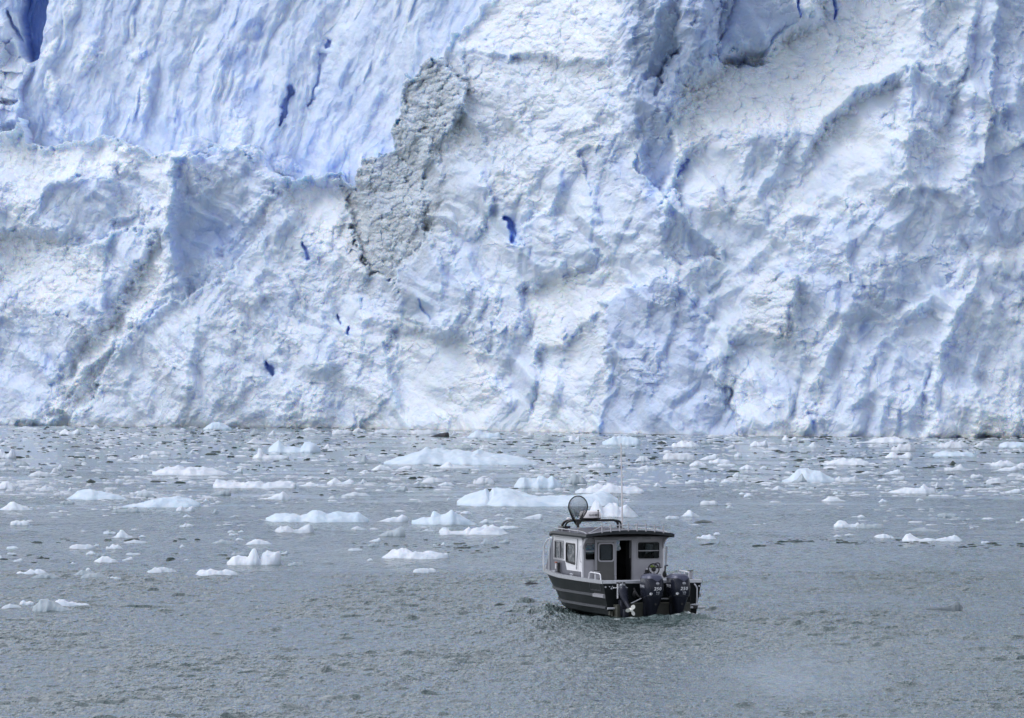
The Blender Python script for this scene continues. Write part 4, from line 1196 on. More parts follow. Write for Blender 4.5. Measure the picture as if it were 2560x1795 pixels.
# helm station outside, on the after bulkhead
bm = bmesh.new(); add_box(bm, .60, 1.06, 2.16, 2.49, .70, 1.10, .02)
cons = bm_obj('helm_console', bm, M['white'], boat)
bm = bmesh.new()
cw = Vector((.70, 2.10, 1.09)); nrm = Vector((-.1, -1, .32)).normalized(); ux = Vector((1, 0, 0)); uy = nrm.cross(ux).normalized() * -1
ring = [cw + (ux * math.cos(a) + uy * math.sin(a)) * .140 for a in np.linspace(0, 2 * math.pi, 25)[:-1]]
add_tube(bm, ring, .017, 7, closed=True)
for a in (R(90), R(210), R(330)): add_tube(bm, [cw - nrm * .03, cw + (ux * math.cos(a) + uy * math.sin(a)) * .135], .009, 6)
add_sphere(bm, cw - nrm * .02, .062, 1, .6, 1)
bm_obj('steering_wheel', bm, M['black'], cons)
bm = bmesh.new(); add_tube(bm, [(1.0, 2.12, .88), (1.0, 2.1, 1.02), (.99, 2.06, 1.17), (1.06, 2.04, 1.185)], .02, 7); add_sphere(bm, (1.0, 2.13, .95), .075, .75, .5, 1.15)
bm_obj('throttle', bm, M['black'], cons)
bm = bmesh.new(); add_box(bm, .84, .90, 2.13, 2.17, .82, .95, .012); bm_obj('gauge', bm, M['black'], cons)
bm = bmesh.new(); add_tube(bm, smooth_path([(.81, 2.35, 1.10), (.81, 2.35, 1.19), (.84, 2.35, 1.23), (.91, 2.35, 1.23), (.94, 2.35, 1.19), (.94, 2.35, 1.10)], 3), .014, 7); add_box(bm, .78, .97, 2.3, 2.4, 1.095, 1.13, .01)
bm_obj('grab_handle', bm, M['black'], cons)
bm = bmesh.new(); add_sphere(bm, (.72, 2.30, 1.15), .045, 1.1, .8, .9); add_sphere(bm, (.76, 2.26, 1.13), .035)
bm_obj('rope_bundle', bm, M['green'], cons)
bm = bmesh.new(); add_box(bm, .52, .60, 2.15, 2.3, .90, 1.07, .015); add_box(bm, .46, .53, 2.14, 2.22, .95, .99, .01)
bm_obj('switch_box', bm, M['black'], cons)

# stern: engine bracket, platforms, tubes, trim plates
bm = bmesh.new(); add_box(bm, -.62, .92, -.30, -.004, -.25, .34, .03)
bm_obj('engine_bracket', bm, M['olive'], boat)
bm = bmesh.new(); add_box(bm, -1.035, -.93, -.34, -.004, -.2, .30, .01)
bm_obj('bracket_plate', bm, M['olive'], boat)
for x0, x1, y in ((-1.22, -1.03, -.12), (.80, 1.345, -.14)):
    bm = bmesh.new(); add_tube(bm, [(x0, y, .20), (x1, y, .20)], .030, 10)
    if x0 > 0: add_tube(bm, [(1.13, -.0, .20), (1.13, y, .20)], .02, 7)
    else: add_tube(bm, [(-1.14, 0, .2), (-1.14, y, .2)], .02, 7)
    bm_obj('step_tube', bm, M['alu'], boat)
bm = bmesh.new(); add_box(bm, 1.03, 1.14, -.19, -.09, .165, .24, .01); bm_obj('clamp', bm, M['black'], boat)
bm = bmesh.new(); add_box(bm, .95, 1.24, -.10, -.02, .25, .275, .006); add_tube(bm, [(1.0, -.1, .27), (1.2, -.08, .285)], .018, 7); bm_obj('ladder_hinge', bm, M['alu'], boat)
bm = bmesh.new(); add_tube(bm, smooth_path([(1.10, -.03, .79), (1.125, -.06, .75), (1.155, -.075, .68), (1.155, -.075, .5), (1.15, -.075, .28)], 4), .020, 8)
bm_obj('stern_grab_rail', bm, M['alu'], boat)
bm = bmesh.new()
seam = [(1.0, -.006, .80), (1.0, -.006, .36), (.985, -.006, .325), (.95, -.006, .31), (.6, -.006, .31)]
add_tube(bm, seam, .011, 6); bm_obj('transom_door_seam', bm, M['black'], boat)
for x, z, r in ((-1.235, .735, .022), (1.235, .735, .022), (-1.13, .745, .014), (-1.06, .75, .014), (-1.08, .70, .024)):
    bm = bmesh.new(); add_tube(bm, [(x, -.014, z), (x, .01, z)], r, 10)
    bm_obj('transom_fitting', bm, M['alu'], boat)
bm = bmesh.new(); add_box(bm, -1.16, -1.06, -.10, -.004, .02, .13, .01); add_tube(bm, [(-1.1, -.06, .1), (-1.1, -.14, .0)], .02, 7)
bm_obj('trim_tab', bm, M['olive'], boat)
for y0 in (.0,):
    bm = bmesh.new()
    add_tube(bm, [(-.93, -.05, .45), (-.93, -.05, .83)], .024, 8); add_tube(bm, [(-1.03, -.04, .715), (-.8, -.05, .715)], .012, 7)
    add_sphere(bm, (-1.03, -.045, .715), .022)
    for x in (-.93, -.845, -.76): add_tube(bm, [(x, -.05, .66 if x > -.9 else .5), (x, -.05, .83)], .022, 8)
    kb = bm_obj('kicker_bracket', bm, M['white'], boat)
    bm = bmesh.new()
    for x in (-.93, -.845, -.76): add_tube(bm, [(x, -.05, .82), (x, -.05, .855)], .03, 8)
    bm_obj('cap', bm, M['black'], kb)

# engines
def outboard(x, k):
    bm = bmesh.new()
    lv = [(.50, .228, -.24, -.955), (.54, .243, -.23, -.975), (.70, .258, -.21, -.995), (.86, .258, -.21, -.985), (.97, .243, -.225, -.955), (1.035, .212, -.27, -.90), (1.07, .150, -.33, -.82), (1.085, .06, -.45, -.68)]
    add_loft(bm, [superellipse(x, (a + b) / 2, h, (a - b) / 2, z, 3.1, 36) for z, h, a, b in lv])
    body = bm_obj('outboard_motor', bm, M['cowl'], boat, smooth=True)
    b2 = bmesh.new(); b2.from_mesh(body.data); bv = BVHTree.FromBMesh(b2); b2.free()
    # lighter cap on top, scooped edge at the back
    bm = bmesh.new()
    b3 = bmesh.new(); b3.from_mesh(body.data)
    bmesh.ops.subdivide_edges(b3, edges=b3.edges[:], cuts=5, use_grid_fill=True)
    def edge(px): return .975 - .075 * math.exp(-((px - x - .03) / .09) ** 2)
    for v in b3.verts: v.co += v.normal * .004
    bmesh.ops.delete(b3, geom=[f for f in b3.faces if f.calc_center_median().z < edge(f.calc_center_median().x)], context='FACES')
    for v in b3.verts:
        if v.is_boundary and abs(v.co.z - edge(v.co.x)) < .05: v.co.z = edge(v.co.x)
    join(bm, b3)
    bm_obj('cowl_cap', bm, M['cowltop'], body, smooth=True)
    # seams: round the lower edge, round the cap, down each side of the back panel
    bm = bmesh.new()
    def back(px, pz): 
        h = bv.ray_cast(Vector((px, -3, pz)), Vector((0, 1, 0)))
        return h[0] + Vector((0, .001, 0)) if h[0] else None
    lines = [[(x + a, edge(x + a)) for a in np.linspace(-.20, .20, 24)],
             [(x - .215 + .06 * t ** .6 + .05 * t, .955 - .44 * t) for t in np.linspace(0, 1, 14)],
             [(x + .225 - .05 * t, .93 - .42 * t) for t in np.linspace(0, 1, 14)],
             [(x + a, .545) for a in np.linspace(-.21, .21, 20)]]
    for l in lines:
        p = [q for q in (back(*c) for c in l) if q]
        if len(p) > 2: add_tube(bm, p, .0065, 5)
    bm_obj('seam', bm, M['black'], body)
    # raised spine of the back panel
    # legs below the cowl
    bm = bmesh.new()
    lv = [(-.45, .05, -.42, -.70), (.06, .085, -.40, -.78), (.22, .125, -.36, -.86), (.36, .175, -.32, -.915), (.46, .205, -.27, -.945), (.50, .208, -.25, -.950)]
    add_loft(bm, [superellipse(x, (a + b) / 2, h, (a - b) / 2, z, 2.6, 28) for z, h, a, b in lv])
    add_box(bm, x - .15, x + .15, -.42, -.30, .0, .5, .02)
    bm_obj('midsection', bm, M['leg'], body, smooth=True)
    for txt, sz, dz, dx, wd in (('250', .112, .715, .03, 1.08), ('V6', .078, .622, .035, 1.1), ('4.2L', .034, .578, .035, 1.3)):
        bm = text_bm(txt, sz, .18, .0022 if sz > .05 else .0006, 1.1, wd)
        wrap(bm, bv, lambda a, b: Vector((x + dx + a, -3, dz + b)), (0, 1, 0), .004)
        bm_obj('lettering', bm, M['letter'] if txt == '250' else M['dimletter'], body)
    bm = text_bm('YAMAHA', .115, 0, .003, 1.0, .78)
    wrap(bm, bv, lambda a, b: Vector((x - 2, -.60 - a, .765 + b)), (1, 0, 0), .004)
    bm_obj('side_lettering', bm, M['dimletter'], body)
    bm = bmesh.new()
    c = bv.ray_cast(Vector((x + .035, -3, .845)), Vector((0, 1, 0)))[0]
    add_sphere(bm, c, .045, 1, .22, .95)
    bm_obj('emblem', bm, M['emblem'], body, smooth=True)
    bm = bmesh.new()
    c = bv.ray_cast(Vector((x - .135, -3, .595)), Vector((0, 1, 0)))[0]
    ring0 = []
    for a in np.linspace(0, 2 * math.pi, 17)[:-1]:
        h = bv.ray_cast(Vector((c.x + .034 * math.cos(a), -3, c.z + .034 * math.sin(a))), Vector((0, 1, 0)))[0]
        ring0.append(h if h else c)
    add_loft(bm, [[q + Vector((0, .003, 0)) for q in ring0], [q - Vector((0, .004, 0)) for q in ring0]])
    bm_obj('sticker', bm, M['letter'], body)
    bm = bmesh.new()
    add_tube(bm, [(x, -.885, .33), (x, -.915, .33)], .028, 12)
    bm_obj('exhaust_port', bm, M['black'], body)
    return body
outboard(-.205, 0)
outboard(.49, 1)
bm = bmesh.new(); add_tube(bm, [(-.16, -.35, .44), (.5, -.35, .44)], .018, 7); add_tube(bm, [(-.72, -.5, .34), (-.42, -.42, .46)], .014, 7)
bm_obj('tie_bar', bm, M['alu'], boat)
bm = bmesh.new(); add_sphere(bm, (-.50, -.12, .55), .07, 1, .7, 1.3); add_tube(bm, smooth_path([(-.52, -.1, .7), (-.5, -.2, .6), (-.45, -.3, .5), (-.35, -.3, .5)], 4), .022, 7)
bm_obj('rigging_hose', bm, M['black'], boat)
# small trolling motor, tilted so its screw shows
bm = bmesh.new()
p = [(-.875, -.27, .71), (-.875, -.29, .70), (-.876, -.32, .67), (-.878, -.36, .60), (-.872, -.42, .50), (-.862, -.48, .42), (-.855, -.53, .37)]
add_tube(bm, smooth_path(p, 3), .1, 16, radii=list(np.interp(np.linspace(0, 1, 19), [0, .06, .2, .45, .7, .9, 1.0], [.04, .085, .118, .125, .10, .072, .06])))
kick = bm_obj('trolling_motor', bm, M['cowl'], boat, smooth=True)
bm = bmesh.new()
add_tube(bm, [(-.875, -.18, .775), (-.875, -.35, .775)], .055, 10); add_box(bm, -.955, -.795, -.40, -.24, .70, .755, .015); add_box(bm, -1.0, -.75, -.34, -.28, .715, .74, .008)
bm_obj('tiller_head', bm, M['cap'], kick)
bm = bmesh.new()
add_tube(bm, smooth_path([(-.858, -.50, .40), (-.845, -.60, .31), (-.83, -.68, .25), (-.825, -.74, .20)], 3), .05, 10, radii=list(np.linspace(.062, .045, 10)))
add_box(bm, -.96, -.76, -.42, -.15, .02, .42, .03); add_box(bm, -.93, -.80, -.60, -.40, -.05, .20, .03)
bm_obj('leg', bm, M['leg'], kick, smooth=True)
bm = bmesh.new()
hc = Vector((-.82, -.86, .185))
add_tube(bm, [hc + Vector((0, .16, .02)), hc + Vector((0, .02, 0)), hc + Vector((0, -.04, -.005))], .04, 12, radii=[.05, .045, .03])
for a in (R(62), R(182), R(302)):
    d = Vector((math.cos(a), 0, math.sin(a))); e = Vector((-math.sin(a), 0, math.cos(a)))
    ringv = []
    for t in np.linspace(0, 2 * math.pi, 15)[:-1]:
        q = hc + d * (.088 + .062 * math.cos(t)) + e * (.048 * math.sin(t)) + Vector((0, .022 * math.sin(t), 0))
        ringv.append(q)
    add_loft(bm, [ringv, [q + Vector((0, .012, 0)) for q in ringv]])
bm_obj('propeller', bm, M['prop'], kick, smooth=True)

# ------------------------------------------------------------------ landing net stood in a holder by the cabin
B = Matrix.Translation((BOAT_X, BOAT_D, BOAT_Z)) @ Matrix.Rotation(BOAT_RZ, 4, 'Z')
net = empty('landing_net', B @ Vector((-1.10, 2.90, 1.07)), BOAT_RZ)
tag(net, 'black landing net on a pale pole standing upright beside the cabin', 'landing net')
bm = bmesh.new(); add_tube(bm, [(-.03, 0, 0), (.0, 0, .58), (.012, 0, 1.12)], .0165, 8)
bm_obj('pole', bm, M['cap'], net)
bm = bmesh.new(); add_tube(bm, [(.012, 0, 1.08), (.012, 0, 1.18)], .036, 8); add_box(bm, -.035, .06, -.025, .025, 1.16, 1.22, .01)
bm_obj('yoke', bm, M['black'], net)
def hoop(t):       # pear shaped outline, t in 0..1
    a = 2 * math.pi * t - math.pi / 2
    w = .258 * (1 if math.sin(a) > 0 else (1 - .62 * (-math.sin(a)) ** 1.6))
    return Vector((.015 + w * math.cos(a), 0, 1.60 + (.285 if math.sin(a) > 0 else .40) * math.sin(a)))
bm = bmesh.new(); add_tube(bm, [hoop(k / 40) for k in range(40)], .0145, 7, closed=True)
bm_obj('hoop', bm, M['black'], net)
bm = bmesh.new()     # bag of mesh hanging back from the hoop: two families of crossing cords
def bag(a, dpt):     # a along the hoop, depth 0..1 into the bag
    p = hoop(a % 1.0); c = Vector((.015, 0, 1.52))
    q = p.lerp(c, dpt ** 1.7 * .62)
    return q + Vector((.05 * dpt, .20 * math.sin(dpt * math.pi / 2), -.30 * dpt ** 1.5 - .02 * math.sin(a * 40) * dpt))
NA, ND = 60, 15
for sgn in (-1, 1):
    for k in range(NA):
        add_tube(bm, [bag(k / NA + sgn * d / ND * .16, d / ND) for d in range(ND + 1)], .0033, 3, cap=False)
add_tube(bm, [bag(k / 24, 1.0) for k in range(24)], .006, 4, closed=True)
for k in range(0, 20): add_tube(bm, [bag(k / 40, 1.0), bag(.5 + (20 - k) / 40 * .0 + (1 - k / 40) * .5, 1.0)], .0028, 3, cap=False)
bm_obj('mesh_bag', bm, M['net'], net)

# ------------------------------------------------------------------ the person at the helm inside
def skin_mesh(name, joints, bones, root):
    me = bpy.data.meshes.new(name)
    names = list(joints)
    me.from_pydata([joints[n][0] for n in names], [(names.index(a), names.index(b)) for a, b in bones], [])
    ob = bpy.data.objects.new(name, me); C.objects.link(ob)
    md = ob.modifiers.new('skin', 'SKIN'); md.use_smooth_shade = True
    for i, n in enumerate(names):
        r = joints[n][1]
        me.skin_vertices[0].data[i].radius = r if isinstance(r, tuple) else (r, r)
        me.skin_vertices[0].data[i].use_root = (n == root)
    sb = ob.modifiers.new('sub', 'SUBSURF'); sb.levels = 1; sb.render_levels = 1
    bpy.context.view_layer.update()
    out = bpy.data.meshes.new_from_object(ob.evaluated_get(bpy.context.evaluated_depsgraph_get()))
    bpy.data.objects.remove(ob); bpy.data.meshes.remove(me)
    return out
J = {'pelvis': ((0, 0, .88), (.17, .13)), 'waist': ((0, .02, 1.04), (.15, .115)), 'chest': ((0, .03, 1.24), (.185, .125)), 'neck': ((0, .04, 1.42), .065), 'chin': ((0, .06, 1.50), .075),
     'head': ((0, .075, 1.585), (.085, .10)), 'crown': ((0, .065, 1.655), (.06, .075)), 'nose': ((0, .185, 1.575), .014)}
BN = [('pelvis', 'waist'), ('waist', 'chest'), ('chest', 'neck'), ('neck', 'chin'), ('chin', 'head'), ('head', 'crown'), ('head', 'nose')]
for s, nm in ((-1, 'l'), (1, 'r')):
    J.update({'sh' + nm: ((s * .19, .03, 1.34), .075), 'el' + nm: ((s * .27, .10, 1.09), .052), 'wr' + nm: ((s * .17, .34, 1.06), .034), 'pa' + nm: ((s * .14, .41, 1.07), (.036, .022)),
              'hip' + nm: ((s * .10, 0, .82), .10), 'kn' + nm: ((s * .115, .05, .46), .065), 'an' + nm: ((s * .12, .0, .09), .045), 'to' + nm: ((s * .13, .17, .045), (.042, .03))})
    BN += [('chest', 'sh' + nm), ('sh' + nm, 'el' + nm), ('el' + nm, 'wr' + nm), ('wr' + nm, 'pa' + nm), ('pelvis', 'hip' + nm), ('hip' + nm, 'kn' + nm), ('kn' + nm, 'an' + nm), ('an' + nm, 'to' + nm)]
    prev = 'pa' + nm
    for q, (dx, ln) in enumerate(((-.027, .055), (-.009, .07), (.009, .066), (.027, .05))):
        J['f%s%d' % (nm, q)] = ((s * .14 + dx, .445, 1.065), .0095); J['g%s%d' % (nm, q)] = ((s * .14 + dx, .445 + ln * .5, 1.05 - ln * .45), .0085)
        BN += [('pa' + nm, 'f%s%d' % (nm, q)), ('f%s%d' % (nm, q), 'g%s%d' % (nm, q))]
    J['th' + nm] = ((s * .095, .40, 1.045), .011); BN.append(('wr' + nm, 'th' + nm))
pm = skin_mesh('person', J, BN, 'pelvis')
person = bpy.data.objects.new('person', pm); C.objects.link(person)
person.location = B @ Vector((.52, 4.05, .06)); person.scale = (1.12, 1.1, 1.02); person.rotation_euler = (0, 0, BOAT_RZ)
for m_ in (M['cloth'], M['skin']): pm.materials.append(m_)
for f in pm.polygons:
    f.material_index = 1 if ((f.center.z > 1.46 and f.center.y > .10) or (f.center.y > .36 and f.center.z > .9)) else 0  # back of the head takes jacket colour to keep its silhouette black
tag(person, 'person in dark clothing standing at the helm inside the boat cabin', 'person')
bm = bmesh.new(); add_sphere(bm, (0, .04, 1.575), .118, .98, .92, 1.25); add_sphere(bm, (0, .17, 1.645), .07, 1.0, 1.0, .14)
bm_obj('silhouette_hood', bm, M['cloth'], person, smooth=True)  # added to darken the head like a silhouette in the unlit cabin
# ------------------------------------------------------------------ floating ice
def berg_mat(name, a, b, rough, sss=0.4, clear=0.0, wetness=0.6):
    m, nt, p = new_mat(name)
    N, L = nt.nodes.new, nt.links.new
    tc = N('ShaderNodeTexCoord')
    n1 = N('ShaderNodeTexNoise'); n1.inputs['Scale'].default_value = 1.6; n1.inputs['Detail'].default_value = 7; n1.inputs['Roughness'].default_value = 0.6
    L(tc.outputs['Object'], n1.inputs['Vector'])
    mr = N('ShaderNodeMapRange'); mr.inputs['From Min'].default_value = 0.35; mr.inputs['From Max'].default_value = 0.65
    L(n1.outputs[0], mr.inputs[0])
    mx = N('ShaderNodeMix'); mx.data_type = 'RGBA'
    L(mr.outputs[0], mx.inputs['Factor']); mx.inputs['A'].default_value = (*a, 1); mx.inputs['B'].default_value = (*b, 1)
    # the wet band at the waterline is clearer and darker than the dry top
    sx_ = N('ShaderNodeSeparateXYZ'); L(tc.outputs['Object'], sx_.inputs[0])
    wet = N('ShaderNodeMapRange'); wet.inputs['From Min'].default_value = 0.0; wet.inputs['From Max'].default_value = 0.16
    wet.inputs['To Min'].default_value = wetness; wet.inputs['To Max'].default_value = 0.0
    wa = N('ShaderNodeMath'); wa.operation = 'MULTIPLY_ADD'; wa.inputs[1].default_value = -0.35
    L(n1.outputs[0], wa.inputs[0]); L(sx_.outputs['Z'], wa.inputs[2])
    wo = N('ShaderNodeMath'); wo.operation = 'ADD'; wo.inputs[1].default_value = 0.19; L(wa.outputs[0], wo.inputs[0]); L(wo.outputs[0], wet.inputs[0])
    mw = N('ShaderNodeMix'); mw.data_type = 'RGBA'
    L(wet.outputs[0], mw.inputs['Factor']); L(mx.outputs['Result'], mw.inputs['A'])
    mw.inputs['B'].default_value = (a[0] * .52, a[1] * .62, a[2] * .68, 1)
    L(mw.outputs['Result'], p.inputs['Base Color'])
    p.inputs['Roughness'].default_value = rough
    p.inputs['Specular IOR Level'].default_value = 0.35
    p.inputs['Subsurface Weight'].default_value = sss
    p.inputs['Subsurface Radius'].default_value = (0.4, 0.7, 1.0)
    p.inputs['Subsurface Scale'].default_value = 0.25
    p.inputs['Transmission Weight'].default_value = clear
    p.inputs['IOR'].default_value = 1.31
    bp = N('ShaderNodeBump'); bp.inputs['Strength'].default_value = 0.5; bp.inputs['Distance'].default_value = 0.06
    n2 = N('ShaderNodeTexNoise'); n2.inputs['Scale'].default_value = 6; n2.inputs['Detail'].default_value = 6
    L(tc.outputs['Object'], n2.inputs['Vector']); L(n2.outputs[0], bp.inputs['Height']); L(bp.outputs[0], p.inputs['Normal'])
    return m
BM = {'w': berg_mat('snowy_ice', (0.78, 0.82, 0.87), (0.64, 0.70, 0.78), 0.6),
      'b': berg_mat('pale_blue_ice', (0.70, 0.79, 0.87), (0.56, 0.68, 0.79), 0.4),
      'p': berg_mat('old_white_ice', (0.68, 0.72, 0.77), (0.55, 0.60, 0.66), 0.6),
      'g': berg_mat('clear_grey_ice', (0.38, 0.45, 0.49), (0.52, 0.59, 0.64), 0.25, 0.4, 0.15),
      'sw': berg_mat('brash_white', (0.78, 0.82, 0.87), (0.64, 0.70, 0.78), 0.6, 0.0, 0.0, 0.0),
      'sp': berg_mat('brash_pale', (0.66, 0.70, 0.75), (0.50, 0.55, 0.61), 0.6, 0.0, 0.0, 0.0),
      'c': berg_mat('faint_clear_ice', (0.15, 0.19, 0.21), (0.30, 0.35, 0.38), 0.3, 0.2, 0.45),
      'd': berg_mat('dark_clear_ice', (0.035, 0.055, 0.045), (0.08, 0.10, 0.095), 0.25, 0.0),
      'k': berg_mat('silt_black_ice', (0.020, 0.022, 0.026), (0.05, 0.05, 0.055), 0.45, 0.0)}

PROF = {
 'dome': [(0, .08), (.15, .6), (.35, .95), (.5, 1), (.65, .92), (.85, .55), (1, .08)],
 'flat': [(0, .3), (.08, .75), (.3, 1), (.5, .85), (.7, .95), (.92, .7), (1, .25)],
 'low': [(0, .1), (.2, .55), (.45, 1), (.6, .75), (.8, .6), (1, .1)],
 'peak': [(0, .06), (.25, .3), (.45, .95), (.52, 1), (.62, .7), (.8, .3), (1, .05)],
 'wedge': [(0, .05), (.4, .6), (.85, 1), (.96, .95), (1, .6)],
 'saddle': [(0, .25), (.15, .7), (.3, 1), (.5, .45), (.62, .5), (.82, .9), (.93, .75), (1, .2)],
 'chunk': [(0, .3), (.12, .7), (.22, .55), (.4, 1), (.52, .8), (.65, .95), (.85, .6), (1, .2)],
 'knob': [(0, .2), (.12, .3), (.28, .9), (.36, 1), (.45, .5), (.7, .45), (.9, .35), (1, .1)],
}
rng_b = random.Random(11)
def make_berg(name, u0, u1, v0, v1, prof, kind, label, cat, seed, group='ice floating in the fjord'):
    d = EYE * FPX / (v1 - 897.5)
    W = (u1 - u0) / FPX * d
    H = (v1 - v0) / FPX * d
    cx = ((u0 + u1) / 2 - 1280) / FPX * d
    wpx = (u1 - u0)
    nx = int(min(150, max(14, wpx / 2.2)))
    ny = int(min(56, max(10, wpx / 4)))
    pr = PROF[prof] if isinstance(prof, str) else prof
    s = np.linspace(0, 1, nx); t = np.linspace(-1, 1, ny)
    S, T = np.meshgrid(s, t)
    hp = np.interp(S + (.015 if kind == 'b' else .035) * trif(S * 6, T * 2 + seed, 3, seed), [a for a, b in pr], [b for a, b in pr])
    rs = np.random.RandomState(seed)
    depth = W * rs.uniform(.30, .50) if W > 1.2 else W * rs.uniform(.4, .65)
    depth = max(depth, H * 1.1)
    ends = np.clip(1 - (2 * S - 1) ** 4, 0, 1) ** 0.5
    ends = ends * (1 + 0.25 * fbm(S * 4 + seed, S * 0 + T * .3, 3, seed + 3)) * 0.9 + 0.1
    # where the crest runs, in depth: wanders so tops are not all in one plane
    crest = 0.35 * fbm(S * 3.0, np.full_like(S, seed * 1.3), 3, seed + 5)
    tt = np.clip(np.where(T > crest, (T - crest) / (1 - crest), (T - crest) / (1 + crest)), -1, 1)
    env = (1 - np.abs(tt) ** 1.7) ** (0.9)
    X = (S - .5) * W + 0.02 * W * fbm(S * 6, T * 4, 3, seed + 7) * (1 - np.abs(2 * S - 1))
    Yv = T * depth * ends
    k = 1 / max(H, .12)
    xr, yr = X * k, Yv * k
    rough = 0.30 * trif(xr * 1.1, yr * .9, 4, seed + 8, .6) - 0.25 * np.abs(tri(xr * .9, yr * .8, seed + 9))
    if kind in 'wp': rough = rough + 0.10 * lumps(xr * 2.4, yr * 2.4, seed + 10) + 0.06 * lumps(xr * 5, yr * 5, seed + 11)
    Z = H * (hp * env * (1 + ({'b': .35, 'g': .5}.get(kind, .7) if wpx > 70 else 0.42) * rough * np.clip(hp * 1.6, .25, 1)))
    Z = Z * (1 / max(0.75, float((Z.max() / H)))) if Z.max() > H else Z * (H * .99 / Z.max())
    # sit in the water: flare at the waterline, rim sunk
    rim = np.maximum(np.abs(T), np.abs(2 * S - 1) ** 6)
    Z = Z - 0.07 * min(1.0, H * 2) - np.where(rim > .985, 0.35 * H + .08, 0)
    P = np.stack([X, Yv, Z], -1).reshape(-1, 3)
    F = grid_faces(ny, nx)
    a = np.arange(nx * ny).reshape(ny, nx)
    loop = np.concatenate([a[0, :], a[1:, -1], a[-1, -2::-1], a[-2:0:-1, 0]])
    ob = np_obj(name, P, F, BM[kind], smooth=(wpx > 60))
    bm = bmesh.new(); bm.from_mesh(ob.data); bm.verts.ensure_lookup_table()
    try: bm.faces.new([bm.verts[int(i)] for i in loop[::-1]])
    except ValueError: pass
    bm.to_mesh(ob.data); bm.free()
    ob.location = (cx, d + depth * .55, 0)
    ob.rotation_euler = (0, 0, 0)
    tag(ob, label, cat, group)
    return ob

